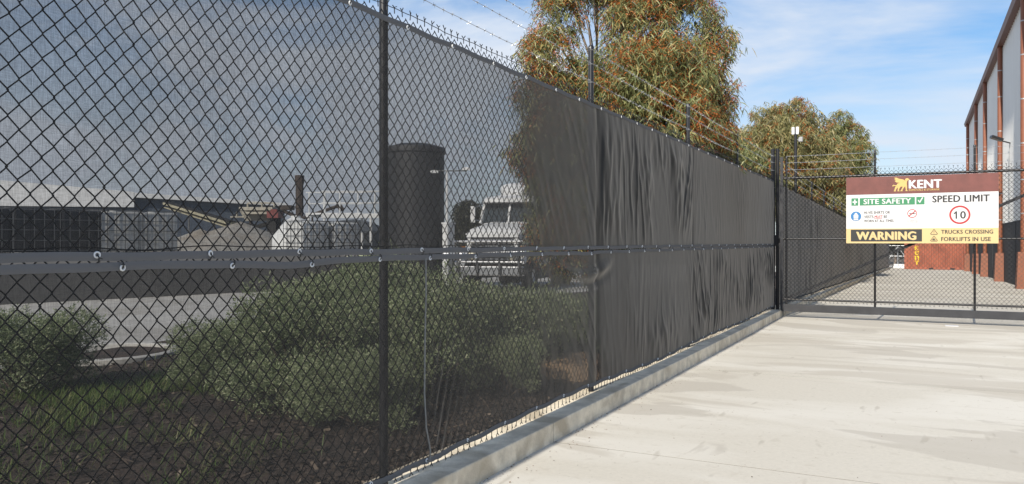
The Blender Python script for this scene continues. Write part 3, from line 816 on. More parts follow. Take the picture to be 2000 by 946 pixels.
q = MB(); ring(q, u(608), v(372), 0.068, 0.080, W1)
flat_poly(q, [(u(x), v(y)) for x, y in ((577, 391), (581, 397), (639, 353), (635, 347))], W1 - 0.0015); q.build('prohibition_ring', K['red'], nos)
q = MB(); rect(q, 585, 628, 370, 376, W1 - 0.0005); rect(q, 630, 636, 370, 376, W1 - 0.0005); q.build('cigarette', K['ink'], nos)
q = MB(); q.box(SX0 + 0.001, SX1 - 0.001, FR, SY - 0.0002, SZ0 + 0.001, v(487)); yb = q.build('warning_band', K['yellow'], sign)
q = MB(); q.box(u(97), u(687), FR - 0.003, FR - 0.0002, v(590), v(495)); wp = q.build('warning_panel', K['ink'], yb)
q = MB(); put_text(q, 'WARNING', u(143), u(642), v(579), v(511), FR - 0.006, bold=0.075); q.build('lettering', K['yellow'], wp)
wp.location = (0, 0, 0)
q = MB(); put_text(q, 'TRUCKS CROSSING', u(838), u(1235), v(532), v(501), T1, bold=0.045); q.build('lettering', K['ink'], yb)
q = MB(); put_text(q, 'FORKLIFTS IN USE', u(838), u(1218), v(588), v(556), T1, bold=0.045)
q.build('lettering', K['ink'], yb)
for cy in (517, 569):
    q = MB()
    out = [(782, cy - 24), (812, cy + 14), (806, cy + 21), (758, cy + 21), (752, cy + 14)]
    inn = [(782, cy - 18), (806, cy + 14), (803, cy + 17), (761, cy + 17), (758, cy + 14)]
    n = 5
    q.add([(u(x), T1, v(y)) for x, y in out + inn], [(i, (i + 1) % n, n + (i + 1) % n, n + i) for i in range(n)])
    if cy == 517: rect(q, 780, 784, cy - 8, cy + 6, T1); rect(q, 780, 784, cy + 9, cy + 13, T1)
    else:
        flat_poly(q, [(u(x), v(y)) for x, y in ((768, cy + 13), (770, cy + 3), (776, cy + 4), (779, cy - 5), (785, cy - 4), (788, cy + 5), (796, cy + 10), (796, cy + 13))], T1)
    q.build('warning_triangle', K['ink'], yb)

# ------------------------------------------------------------------ fence beyond the gate
SL = math.atan(0.0157)
rear = empty('rear_fence', (FX, 16.75, 0.143), rx=-SL)
tag(rear, 'black chain link fence with barbed wire continuing down the drive beyond the gate', 'fence')
BAY = 3.2; NB = 22
V, F = chain(-0.012, 0, BAY, 0.06, 2.70, 0.0022, sides=3)
panel = np_mesh('chain_link_mesh', V, F, K['wire'])
for k in range(NB):
    link('chain_link_mesh', panel, rear, (0, k * BAY, 0))
    q = MB(); round_post(q, 0, 0, -0.1, 3.12); pm = q.mesh('post', K['black'], True) if k == 0 else pm
    link('post', pm, rear, (-0.05, k * BAY + 0.02, 0))
for k, z in enumerate((2.80, 2.95, 3.09)):
    q = MB()
    barbed(q, (-0.024, 0, z), (-0.024, 22 * BAY, z), r=0.0035, step=0.16, sag=0.0, seed=90 + k)
    q.build('barbed_wire', K['galv'], rear, world=False)
rc = empty('shade_cloth', (FX, 16.75, 0.18), rx=-SL)
tag(rc, 'black shade cloth on the fence beyond the gate, reaching down to the kerb', 'shade cloth', 'shade cloths on the fence')
ysl = np.arange(0.02, 69.5, 0.05); nz_ = 40; Vc = []
for y in ysl:
    bl = 0.5 + 0.5 * mnoise.noise(Vector((y * 0.25, 0, 4)))
    for i in range(nz_ + 1):
        z = 0.03 + 2.5 * i / nz_ + 0.012 * math.sin(y * 6.2)
        n1 = mnoise.noise(Vector((y * 3.0 + 0.15 * z, z * 0.7, 7))); n2 = mnoise.noise(Vector((y * 8, z * 1.4, 2)))
        seam_ = 0.02 * math.exp(-((z - 1.22) / 0.02) ** 2)
        Vc.append((0.012 + bl * (0.035 * (1 - abs(n1) * 2) + 0.02 * n2) + seam_, y, z))
m_, n_ = len(ysl), nz_ + 1
ii = np.arange(m_ * n_).reshape(m_, n_)
F = np.stack([ii[:-1, :-1], ii[1:, :-1], ii[1:, 1:], ii[:-1, 1:]], -1).reshape(-1, 4)
link('netting', np_mesh('netting', np.array(Vc), F, K['dense'], smooth=True), rc)
q = MB(); q.tube([(0.035, y, 0.04 + 0.03 * mnoise.noise(Vector((y * 0.4, 1, 1)))) for y in np.arange(0.02, 69.5, 0.4)], 0.016, 6); q.build('hem', K['hem'], rc, world=False)

# aerial pole standing by the fence, seen over the gate
ap = empty('aerial_pole', (-2.72, 20.6, zg(20.6)))
tag(ap, 'slim black pole with white twin aerial panels on top behind the gate', 'pole')
q = MB(); round_post(q, -2.72, 20.6, 0, 4.28, 0.035); q.build('pole', K['black'], ap, smooth=True)
q = MB()
q.box(-2.805, -2.735, 20.50, 20.56, 4.17, 4.36, bev=0.02); q.box(-2.705, -2.635, 20.50, 20.56, 4.17, 4.36, bev=0.02)
q.build('aerial_panel', K['wpaint'], ap)
q = MB(); q.box(-2.66, -2.56, 20.62, 20.72, 4.00, 4.12, bev=0.012); q.obox((-2.7, 20.6, 4.05), (-2.62, 20.66, 4.05), 0.02, 0.02); q.build('bracket_box', K['greyink'], ap)
q = MB(); q.box(-2.75, -2.69, 20.54, 20.58, 4.22, 4.30); q.build('clamp', K['black'], ap)

# ------------------------------------------------------------------ building on the right
BX = 3.75
bl = empty('warehouse', (BX + 8, 50, zg(50)))
tag(bl, 'tall pale grey corrugated warehouse with brown downpipes and dark base wall', 'building')
q = MB(); p_, dpt = 0.50, 0.045
y = 22.0; prof = []
while y < 75.5:
    prof += [(BX, y), (BX, y + 0.32), (BX - dpt, y + 0.37), (BX - dpt, y + 0.45)]; y += p_
for (xa, ya), (xb, yb_) in zip(prof[:-1], prof[1:]):
    q.quad((xa, ya, 2.42), (xb, yb_, 2.42), (xb, yb_, 11.25), (xa, ya, 11.25))
q.quad((BX, 22, 2.42), (BX + 16, 22, 2.42), (BX + 16, 22, 11.25), (BX, 22, 11.25))
q.quad((BX, 75.5, 2.42), (BX + 16, 75.5, 2.42), (BX + 16, 75.5, 11.25), (BX, 75.5, 11.25))
q.quad((BX + 16, 22, 2.42), (BX + 16, 75.5, 2.42), (BX + 16, 75.5, 11.25), (BX + 16, 22, 11.25))
q.build('cladding', K['clad'], bl)
q = MB(); q.box(BX - 0.02, BX + 16, 22, 75.5, -1.3, 2.40, bev=0.01)
for y in np.arange(28, 75, 6.0): q.box(BX - 0.035, BX - 0.02, y, y + 0.05, -1.2, 2.38)
q.build('base_wall', K['dado'], bl)
q = MB()
q.add([(BX - 0.32, 21.7, 11.42), (BX - 0.32, 75.9, 11.42), (BX + 8, 75.9, 12.4), (BX + 8, 21.7, 12.4), (BX + 16.3, 75.9, 11.42), (BX + 16.3, 21.7, 11.42)], [(0, 1, 2, 3), (3, 2, 4, 5)])
q.build('roof', K['clad'], bl)
q = MB()
q.add([(x, y, z) for y in (21.7, 75.9) for x, z in ((BX - 0.30, 11.16), (BX - 0.36, 11.40), (BX - 0.33, 11.44), (BX + 0.0, 11.30), (BX - 0.0, 11.20))], [(0, 1, 6, 5), (1, 2, 7, 6), (2, 3, 8, 7), (3, 4, 9, 8), (4, 0, 5, 9), (0, 1, 2, 3, 4), (9, 8, 7, 6, 5)])
q.build('gutter', K['gutter'], bl)
for y in (45.7, 55.6, 64.0, 74.6, 35.8, 26.0):
    q = MB(); q.tube([(BX - 0.16, y, zg(y) + 1.0), (BX - 0.16, y, 11.2)], 0.11, 14); pp = q.build('downpipe', K['brown'], bl, smooth=True)
    for z in (2.6, 3.9, 5.3, 7.0, 8.7, 10.0):
        q = MB(); q.lathe([(0.112, z - 0.025), (0.118, z - 0.02), (0.118, z + 0.02), (0.112, z + 0.025)], (BX - 0.16, y, 0), 14); q.build('strap', K['galv'], pp)
    q = MB(); g = zg(y)
    a, c = 0.30, 0.24
    vs = [(BX - 0.42, y - a, g), (BX - 0.021, y - a, g), (BX - 0.021, y + a, g), (BX - 0.42, y + a, g), (BX - 0.36, y - c, g + 1.42), (BX - 0.021, y - c, g + 1.42), (BX - 0.021, y + c, g + 1.42), (BX - 0.36, y + c, g + 1.42)]
    q.add(vs, [(0, 1, 5, 4), (1, 2, 6, 5), (2, 3, 7, 6), (3, 0, 4, 7), (4, 5, 6, 7)])
    q.build('pipe_guard', K['brown'], bl)
# floodlight and its cable on the wall
fl = empty('floodlight', (BX, 42.3, 6.1))
tag(fl, 'small black floodlight on an arm beside the nearest visible downpipe', 'floodlight')
q = MB(); q.obox((BX - 0.01, 42.3, 6.02), (BX - 0.55, 42.2, 6.20), 0.05, 0.05); q.build('arm', K['black'], fl)
q = MB(); q.obox((BX - 0.35, 42.15, 6.16), (BX - 0.80, 42.05, 6.34), 0.34, 0.12); q.build('lamp_head', K['black'], fl)
q = MB(); q.tube([(BX - 0.04, 42.3, 6.0), (BX - 0.05, 42.5, 5.4), (BX - 0.04, 42.7, 4.6), (BX - 0.04, 42.7, 2.5)], 0.008, 6); q.build('cable', K['black'], fl)

# ------------------------------------------------------------------ container and far end of the drive
CYF, CXL = 80.6, -1.17
gz = zg(80.6)
ct = empty('shipping_container', (CXL + 3.03, CYF + 1.22, gz))
tag(ct, 'rust red corrugated shipping container with yellow lettering at the far end of the drive', 'container')
q = MB(); y0, z0, z1 = CYF, gz + 0.17, gz + 2.47
x = CXL + 0.14; pr = []
while x < CXL + 5.9:
    pr += [(x, y0 + 0.01), (x + 0.09, y0 + 0.01), (x + 0.14, y0 + 0.05), (x + 0.23, y0 + 0.05)]; x += 0.28
for (xa, ya), (xb, yb_) in zip(pr[:-1], pr[1:]): q.quad((xa, ya, z0), (xb, yb_, z0), (xb, yb_, z1), (xa, ya, z1))
q.box(CXL + 0.05, CXL + 6.0, y0 + 0.06, y0 + 2.40, z0, z1)
q.build('side_panel', K['cont'], ct)
q = MB()
for xx in (CXL, CXL + 5.92): q.box(xx, xx + 0.14, y0 - 0.01, y0 + 2.44, gz + 0.02, gz + 2.59, bev=0.01)
q.box(CXL + 0.14, CXL + 5.92, y0 - 0.01, y0 + 0.06, gz + 2.47, gz + 2.58); q.box(CXL + 0.14, CXL + 2.0, y0 - 0.01, y0 + 0.06, gz + 0.02, gz + 0.165)
q.box(CXL + 2.36, CXL + 3.70, y0 - 0.01, y0 + 0.06, gz + 0.02, gz + 0.165); q.box(CXL + 4.06, CXL + 5.92, y0 - 0.01, y0 + 0.06, gz + 0.02, gz + 0.165)
q.build('frame', K['cont'], ct)
q = MB(); q.box(CXL + 0.1, CXL + 5.95, y0 + 0.02, y0 + 2.4, gz + 2.585, gz + 2.6); q.build('roof', K['cont'], ct)
q = MB(); q.box(CXL + 1.98, CXL + 2.38, y0 + 0.03, y0 + 2.4, gz + 0.03, gz + 0.16); q.box(CXL + 3.68, CXL + 4.08, y0 + 0.03, y0 + 2.4, gz + 0.03, gz + 0.16); q.build('fork_pocket', K['ink'], ct)
q = MB()
for k, chh in enumerate('K\u0404nT'):
    zt = gz + 2.16 - k * 0.455
    put_text(q, chh, CXL + 0.86, CXL + 1.22, zt - 0.38, zt, y0 - 0.004, bold=0.05)
q.build('lettering', mat('yellow_lettering', (0.72, 0.50, 0.03), rough=0.5, var=0.05), ct)

q = MB(); q.box(-2.2, -1.25, 86.5, 87.0, zg(87), zg(87) + 0.42, bev=0.02)
tag(q.build('concrete_barrier', K['wpaint']), 'low white concrete barrier on the ground left of the container', 'barrier')
fg = empty('mesh_gate', (-1.9, 90, zg(90)))
tag(fg, 'grey steel framed gate far behind the white barrier', 'gate')
q = MB()
for x in (-3.2, -1.9, -0.6, 0.7): q.tube([(x, 90, zg(90)), (x, 90, zg(90) + 2.3)], 0.04, 8)
for z in (0.15, 1.2, 2.28): q.tube([(-3.2, 90, zg(90) + z), (0.7, 90, zg(90) + z)], 0.03, 8)
q.build('frame', K['galv'], fg)
q = MB(); q.obox((-3.2, 90, zg(90) + 0.2), (-1.9, 90, zg(90) + 2.2), 0.03, 0.05); q.obox((-0.6, 90, zg(90) + 0.2), (-1.9, 90, zg(90) + 2.2), 0.03, 0.05); q.build('brace', K['galv'], fg)
V, F = chain(0, -3.2, 0.7, 0.15, 2.3, 0.004, sides=3, barbs=False); V = V[:, [1, 0, 2]] + np.array([1.9, 0.04, 0]); 
link('infill', np_mesh('infill', V, F[:, ::-1], K['galv']), fg)
# ------------------------------------------------------------------ foliage
def rand_dir(n): return unit(rng.normal(0, 1, (n, 3)))
def hang_leaves(P, L0, L1, W0, W1, droop=1.0, seg=2):
    n = len(P); a = rng.random(n) * 6.283
    lean = rng.uniform(0.3, 1.6, n)
    D = np.stack([np.cos(a) * lean, np.sin(a) * lean, -droop * rng.uniform(-0.15, 1.0, n)], 1)
    Ln = rng.uniform(L0, L1, n)[:, None]
    D = unit(D) * Ln
    S = unit(np.cross(D, rand_dir(n)))
    cur = np.stack([np.cos(a + 1.5) * 0.15, np.sin(a + 1.5) * 0.15, -0.55 * np.ones(n)], 1) * Ln
    return flat_leaves(P, D, S, rng.uniform(W0, W1, n), curve=cur, seg=seg)
def clump_points(clumps, n, shell=0.55):
    c = np.array([q[:3] for q in clumps]); r = np.array([q[3] for q in clumps])
    w_ = r ** 2.4; idx = rng.choice(len(c), n, p=w_ / w_.sum())
    d = rand_dir(n); rad = r[idx] * (shell + (1.08 - shell) * rng.random(n) ** 0.6)
    P = c[idx] + d * rad[:, None] * np.array([1, 1, 0.92])
    return P, idx
def limbs(mb, base, clumps, r0, split, n=8, bend=0.3):
    base = Vector(base)
    top = Vector(split)
    mb.tube([base, base.lerp(top, 0.5) + Vector((0.06, -0.04, 0)), top], [r0, r0 * 0.85, r0 * 0.7], 10)
    for c in clumps:
        c = Vector(c[:3]); md = top.lerp(c, 0.5) + Vector((random.uniform(-.2, .2), random.uniform(-.2, .2), 0.25 * bend))
        mb.tube([top - Vector((0, 0, 0.1)), top.lerp(md, 0.5), md, c], [r0 * 0.42, r0 * 0.33, r0 * 0.24, r0 * 0.07], 6)
        for _ in range(4):
            e = c + Vector((random.uniform(-1, 1), random.uniform(-1, 1), random.uniform(-.4, 1))) * 0.22 * min(1.5, (c - top).length)
            mb.tube([md.lerp(c, random.uniform(0.2, 0.9)), md.lerp(e, 0.6), e], [r0 * 0.14, r0 * 0.09, r0 * 0.03], 4, cap=False)

def gum_tree(label, clumps, base, split, r0, twigs, per, Lr, Wr, leafm, rust_frac, group):
    base = Vector(base)
    root = empty('gum_tree', base); tag(root, label, 'tree', group)
    mb = MB(); limbs(mb, base, clumps, r0, split); mb.build('trunk', K['bark'], root, smooth=True)
    P, _ = clump_points(clumps, twigs)
    # patches where sprays thin out
    keep = np.array([mnoise.noise(Vector(p) * 1.7) + 0.5 * mnoise.noise(Vector(p) * 3.9) for p in P]) > -0.3
    P = P[keep]; n = len(P)
    out = rand_dir(n) * rng.uniform(0.05, 0.22, n)[:, None]
    PP = np.repeat(P, per, 0) + np.repeat(out, per, 0) * rng.random(n * per)[:, None] + rng.normal(0, 0.035, (n * per, 3))
    V1, F1 = hang_leaves(PP, *Lr, *Wr)
    sel = np.array([mnoise.noise(Vector(p) * 1.9 + Vector((9, 3, 1))) for p in P]) + rng.normal(0, 0.18, n) > np.quantile(rng.normal(0, 0.3, 2000), 1 - rust_frac)
    Q = P[sel]; k = 15; q0 = np.repeat(Q, k, 0) + rng.normal(0, 0.06, (len(Q) * k, 3))
    V2, F2 = hang_leaves(q0, Lr[0] * 0.32, Lr[1] * 0.42, Wr[0] * 0.75, Wr[1] * 0.8, droop=0.2, seg=2)
    V = np.concatenate([V1, V2]) - np.array(base); F = np.concatenate([F1, F2 + len(V1)])
    mi = np.concatenate([np.zeros(len(F1)), np.ones(len(F2))])
    link('crown', np_mesh('crown', V, F, [leafm, K['rust']], mi, smooth=False), root)
    return root

GR = 'gum trees behind the fence'
def cl(px, py, d, r): p = at(px, d, py); return (p.x, p.y, p.z, r)
C1 = [cl(*a) for a in (
    (1080, 110, 12.8, .50), (1090, 35, 13.0, .45), (1100, -35, 13.0, .45), (1150, 160, 13.0, .42), (1165, -40, 13.3, .42), (1060, 190, 12.6, .5), (1045, 110, 12.9, .32), (1398, 85, 13.0, .34), (1400, 165, 13.0, .36), (1405, 270, 13.0, .3), (1110, 290, 12.5, .80), (1105, 375, 12.5, .7),
    (1205, 10, 13.4, .42), (1250, 60, 12.9, .62), (1260, -40, 13.2, .7), (1345, 50, 13.0, .55), (1330, -30, 13.3, .5), (1230, 160, 12.5, .75), (1310, 150, 12.5, .75), (1375, 120, 13.0, .42),
    (1385, 215, 13.0, .42), (1290, 250, 12.4, .85), (1365, 260, 12.8, .52), (1180, 230, 12.8, .7), (1040, 300, 12.4, .4), (1095, 440, 12.4, .55), (1130, 450, 12.6, .8),
    (1200, 400, 12.8, .9), (1300, 380, 13.0, .75), (1180, 330, 13.8, .9), (1290, 190, 14.0, 1.0), (1100, 200, 13.8, .6), (1390, 320, 13.2, .45))]
gum_tree('bushy gum tree with long green leaves and rust red buds, tallest over the fence', C1, at(1215, 13.2, z=0.08), at(1215, 13.2, z=1.7), 0.13, 19000, 6, (0.08, 0.145), (0.0064, 0.0098), K['gum'], 0.50, GR)
def tree_b(label, specs, px, d, twigs, rust, seed_leaf=(0.13, 0.26), wid=(0.012, 0.02), leafm=None):
    C = [cl(*a) for a in specs]
    b = at(px, d); g = zg(b.y)
    return gum_tree(label, C, (b.x, b.y, g), (b.x, b.y, g + 2.2), 0.16, twigs, 6, seed_leaf, wid, leafm or K['gum2'], rust, GR)
tree_b('round olive gum tree with fine drooping leaves behind the aerial pole',
       [(1500, 235, 34, .75), (1465, 290, 34, .85), (1520, 240, 35, .8), (1555, 225, 34, .75), (1580, 235, 35, .6), (1540, 290, 33, 1.3), (1480, 330, 33, 1.0), (1590, 290, 34, .95), (1530, 370, 33, 1.5), (1600, 350, 33, 1.2), (1450, 350, 34, .8), (1545, 310, 36, 1.6), (1445, 265, 35, .45), (1620, 400, 33, 1.0), (1610, 255, 35, .6), (1625, 310, 34, .8), (1500, 270, 33.5, 1.0), (1560, 350, 33, 1.3)],
       1540, 34, 10500, 0.14)
tree_b('thinner gum tree with gaps in its crown, farthest right above the gate',
       [(1640, 240, 43, .7), (1660, 270, 43, .9), (1680, 300, 42, .8), (1645, 310, 42, 1.1), (1625, 270, 44, .7), (1690, 340, 42, .6), (1660, 360, 42, 1.1), (1630, 395, 42, 1.2), (1685, 400, 43, .7)],
       1650, 43, 4300, 0.12, leafm=K['gum'])
tree_b('low leafy gum sapling between the two larger gum trees',
       [(1440, 300, 21, .5), (1465, 330, 20, .55), (1420, 330, 20, .5), (1485, 365, 20, .5), (1405, 300, 19, .4), (1440, 380, 20, .7)],
       1445, 20, 2200, 0.15, seed_leaf=(0.1, 0.2), wid=(0.008, 0.014), leafm=K['gum'])

def dense_tree(name, label, c, r, n, base, leafm, ls=(0.12, 0.25), group=None):
    base = Vector(base); root = empty(name, base); tag(root, label, 'tree', group)
    cl_ = [(c[0] + random.uniform(-.55, .55) * r, c[1] + random.uniform(-.5, .5) * r, c[2] + random.uniform(-.5, .6) * r, r * random.uniform(.35, .6)) for _ in range(12)]
    mb = MB(); limbs(mb, base, cl_[:6], 0.14, (c[0], c[1], base.z + (c[2] - base.z) * 0.5)); mb.build('trunk', K['bark'], root, smooth=True)
    P, _ = clump_points(cl_, n, 0.4)
    V, F = hang_leaves(P, *ls, ls[0] * 0.12, ls[1] * 0.14, droop=0.4)
    link('crown', np_mesh('crown', V - np.array(base), F, leafm), root)
for px, d, py, r, lab in ((922, 42, 440, 1.55, 'dark bushy tree behind the white truck cab'), (1748, 98, 470, 2.6, 'dark tree behind the far steel gate'), (1700, 96, 440, 3.2, 'broad dark tree beyond the end of the fence')):
    p = at(px, d, py); dense_tree('dark_tree', lab, p, r, 9000, (p.x, p.y, zg(p.y) - 0.06), K['darkleaf'], (0.15, 0.3), 'dark trees in the distance')

# grey-green shrubs: one is grown, the rest are turned and stretched copies
def shrub_mesh(n=26000):
    cs = []
    for k in range(34):
        a = random.random() * 6.283; h = random.random()
        rr = 0.62 * math.sqrt(random.random()) * (1 - 0.35 * h)
        cs.append((rr * math.cos(a), rr * math.sin(a), 0.16 + 0.66 * h, random.uniform(0.10, 0.27)))
    P, _ = clump_points(cs, n // 6, 0.45)
    up = unit(rand_dir(len(P)) * 0.75 + np.array([0, 0, 0.65]) + unit(P * np.array([1, 1, 0.2])) * 0.5)
    k = 6
    PP = np.repeat(P, k, 0) + np.repeat(up, k, 0) * (rng.random(len(P) * k) * 0.07)[:, None]
    D = unit(np.repeat(up, k, 0) + rand_dir(len(PP)) * 0.9) * rng.uniform(0.016, 0.038, len(PP))[:, None]
    S = unit(np.cross(D, rand_dir(len(PP))))
    V, F = flat_leaves(PP, D, S, rng.uniform(0.0026, 0.0046, len(PP)), seg=2)
    keep = V.reshape(-1, 6, 3)[:, :, 2].min(1) > 0.0
    F = F.reshape(-1, 2, 4)[keep].reshape(-1, 4)
    mb = MB()
    for c in cs:
        mb.tube([(0.03 * c[0], 0.03 * c[1], 0), (c[0] * 0.45, c[1] * 0.45, c[2] * 0.6), c[:3]], [0.014, 0.009, 0.003], 5, cap=False)
    return np_mesh('foliage', V, F, K['shrub']), mb.mesh('stem', K['stem'], True)
fm, stm = shrub_mesh(46000)
fm2, stm2 = shrub_mesh(46000)
SHR = [
    (-7.4, 4.35, 1.05, .86, 'dark grey green shrub at the far left edge, beside the grass patch'),
    (-4.6, 4.98, 1.15, .98, 'grey green shrub left of the near fence post, closest to the bare mulch'),
    (-5.0, 6.1, 1.25, 1.16, 'rounded grey green shrub in the middle of the shrub row, behind the near fence post'),
    (-3.95, 6.0, 1.12, 1.08, 'grey green shrub behind the hanging grey cord'),
    (-3.8, 7.0, 1.12, 1.02, 'grey green shrub below the truck headlights'),
    (-5.6, 7.5, 1.35, 1.22, 'tallest grey green shrub, below the dark round tank'),
    (-3.85, 8.6, 1.05, 0.86, 'grey green shrub behind the tan sandstone boulder'),
    (-6.1, 8.6, 1.1, .8, 'grey green shrub at the back of the shrub row near the yard'),
    (-5.95, 5.6, .95, .68, 'smallest grey green shrub, at the right side of the grass patch'),
    (-3.75, 4.75, .8, .55, 'low sprawling grey green shrub on the mulch just left of the near post'),
    (-3.35, 6.35, .62, .6, 'small grey green shrub pressed close to the fence between cord and boulder'),
    (-4.9, 9.9, 0.9, 0.6, 'grey green shrub under the tallest gum tree'),
]
for i, (x, y, sw, sh, lab) in enumerate(SHR):
    r_ = empty('shrub', (x, y, bed_z(x, y) - 0.01), rz=i * 1.9); r_.scale = (sw, sw, sh * 1.06)
    tag(r_, lab, 'shrub', 'grey green shrubs behind the fence')
    link('foliage', fm if i % 2 else fm2, r_); link('stem', stm if i % 2 else stm2, r_)

# grass
nB = 9000
gx = rng.normal(-6.5, 0.75, nB); gy = rng.normal(4.6, 0.75, nB)
nb2 = 3200
gx = np.concatenate([gx, rng.uniform(-6.2, -3.3, nb2)]); gy = np.concatenate([gy, 1.6 + 2.4 * rng.random(nb2)])
tuft = np.array([mnoise.noise(Vector((x * 2.2, y * 2.2, 8))) for x, y in zip(gx, gy)]) > -0.02
gx, gy = gx[tuft], gy[tuft]; n = len(gx)
a = rng.random(n) * 6.283
D = np.stack([np.cos(a) * 0.35, np.sin(a) * 0.35, np.ones(n)], 1) * rng.uniform(0.05, 0.17, n)[:, None]
cur = np.stack([np.cos(a), np.sin(a), -0.25 * np.ones(n)], 1) * rng.uniform(0.02, 0.12, n)[:, None]
P = np.stack([gx, gy, np.array([bed_z(x, y) for x, y in zip(gx, gy)]) - 0.005], 1)
V, F = flat_leaves(P, D, unit(np.stack([-np.sin(a), np.cos(a), 0 * a], 1)), rng.uniform(0.0015, 0.0035, n), curve=cur, seg=3)
tag(link('grass', np_mesh('grass', V, F, K['grass'])), 'green grass growing in the garden bed at lower left behind the fence', 'grass', kind='stuff')
# dead twigs in the bed
mb = MB()
for _ in range(90):
    x, y = random.uniform(-5.2, -2.9), random.uniform(2.6, 7.0); z = bed_z(x, y) + 0.01; a = random.random() * 6.28; L_ = random.uniform(0.1, 0.4)
    mb.tube([(x, y, z), (x + math.cos(a) * L_ * .5, y + math.sin(a) * L_ * .5, z + random.uniform(0.01, 0.10)), (x + math.cos(a + .3) * L_, y + math.sin(a + .3) * L_, z + random.uniform(0, 0.12))], [0.005, 0.004, 0.002], 4, cap=False)
tag(mb.build('twig_litter', K['stem']), 'pale dead twigs lying on the mulch near the fence foot', 'twigs', kind='stuff')

def rock(name, label, c, s, m, seed):
    bm = bmesh.new(); bmesh.ops.create_icosphere(bm, subdivisions=4, radius=1)
    for p in bm.verts:
        n1 = mnoise.noise(p.co * 1.3 + Vector((seed, 0, 0))) * 0.35 + mnoise.noise(p.co * 4 + Vector((seed, 2, 0))) * 0.10
        p.co = p.co * (1 + n1); p.co.x *= s[0]; p.co.y *= s[1]; p.co.z *= s[2]
        p.co += Vector(c)
    me = bpy.data.meshes.new(name); bm.to_mesh(me); bm.free(); me.materials.append(m)
    me.polygons.foreach_set('use_smooth', [True] * len(me.polygons))
    return tag(link(name, me), label, 'boulder')
rock('boulder', 'tan sandstone boulder half buried in mulch behind the fence', (-3.35, 7.75, 0.13), (0.42, 0.62, 0.17), K['stone'], 3)

# round kerb of the tree pit
mb = MB(); n = 40; cx, cy = -9.0, 6.35
prof = [(0.74, 0.0), (0.74, 0.09), (0.76, 0.105), (0.82, 0.105), (0.84, 0.09), (0.84, 0.0)]
mb.lathe([(r, bed_z(cx, cy) - 0.06 + h) for r, h in prof], (cx, cy, 0), n)
tag(mb.build('kerb_ring', K['yard'], smooth=True), 'round pale concrete kerb edging a mulched pit in the yard', 'kerb ring')

# ------------------------------------------------------------------ the yard behind the fence
DA, DB = Vector((-21.4, 3.0, 0)), Vector((-15.7, 24.5, 0))
dd = (DB - DA).normalized(); dn = Vector((-dd.y, dd.x, 0))    # points away from the fence
DZ = 1.06
mb = MB()
p = [DA, DB, DB + dn * 26, DA + dn * 26]
mb.add([(q_.x, q_.y, -0.3) for q_ in p] + [(q_.x, q_.y, DZ) for q_ in p], [(0, 1, 5, 4), (1, 2, 6, 5), (2, 3, 7, 6), (3, 0, 4, 7)])
mb.add([(q_.x, q_.y, DZ) for q_ in p], [(0, 1, 2, 3)], 1)
tag(mb.build('loading_dock', [K['dock'], K['yard']]), 'long dark concrete loading dock wall across the yard', 'loading dock')

def make_tote():
    r_ = empty('caged_tank', (0, 0, 0))
    m = MB(); m.box(-0.53, 0.53, -0.48, 0.48, 0.16, 1.10, bev=0.06); m.lathe([(0.11, 1.09), (0.11, 1.13), (0.001, 1.135)], (0, 0, 0), 16)
    bottle = m.build('bottle', K['poly'], r_, smooth=True)
    m = MB()
    for k in range(6):
        x = -0.57 + 1.14 * k / 5
        for y in (-0.51, 0.51): m.obox((x, y, 0.14), (x, y, 1.13), 0.015, 0.015)
    for k in range(1, 5):
        y = -0.51 + 1.02 * k / 5
        for x in (-0.57, 0.57): m.obox((x, y, 0.14), (x, y, 1.13), 0.015, 0.015)
    for z in (0.2, 0.42, 0.65, 0.88, 1.13):
        for y in (-0.515, 0.515): m.obox((-0.58, y, z), (0.58, y, z), 0.015, 0.015)
        for x in (-0.575, 0.575): m.obox((x, -0.52, z), (x, 0.52, z), 0.015, 0.015)
    m.build('cage', K['cage'], r_)
    m = MB()
    for x in (-0.5, 0, 0.5): m.box(x - 0.08, x + 0.08, -0.5, 0.5, 0.0, 0.10)
    m.box(-0.6, 0.6, -0.52, 0.52, 0.10, 0.14); m.build('pallet', K['pallet'], r_)
    return r_
tote = make_tote()
TG = 'caged tanks on the loading dock'
def dock_pt(px, off):
    """Point on the dock seen on bearing px, off metres in from its edge."""
    t = (px - 1000) / 1530; c, s = math.cos(YAW), math.sin(YAW); dr = Vector((-s + t * c, c + t * s, 0))
    A = DA + dn * off
    den = dr.x * dd.y - dr.y * dd.x
    k = (A.x * dd.y - A.y * dd.x) / den
    return Vector((dr.x * k, dr.y * k, DZ))
spots = [(-40, .9, 'dpoly', 'black caged tank at the far left end of the dock row'), (62, .9, 'dpoly', 'black caged tank, second from the left end of the dock row'), (150, .9, 'dpoly', 'dark caged tank next to the cloudy ones on the dock'),
         (222, .9, 'poly', 'cloudy caged tank beside the dark ones on the dock'), (297, .9, 'poly', 'cloudy caged tank at the right end of the long row, under the blue wall'),
         (600, 1.0, 'wpoly', 'white caged tank in front of the white conical tank'), (660, 1.0, 'wpoly', 'white caged tank below the railed platform')]
rzd = math.atan2(dd.y, dd.x)
first = True
for px, off, mk, lab in spots:
    o = tote if first else copy_tree(tote); first = False
    o.location = dock_pt(px, off); o.rotation_euler = (0, 0, rzd + random.uniform(-.05, .05)); tag(o, lab, 'tank', TG)
    o.scale = (1, 1, 1.0 if mk == 'wpoly' else 1.14)
    for ch in o.children:
        if ch.name.startswith('bottle'):
            ch.data = ch.data.copy(); ch.data.materials[0] = K[mk]

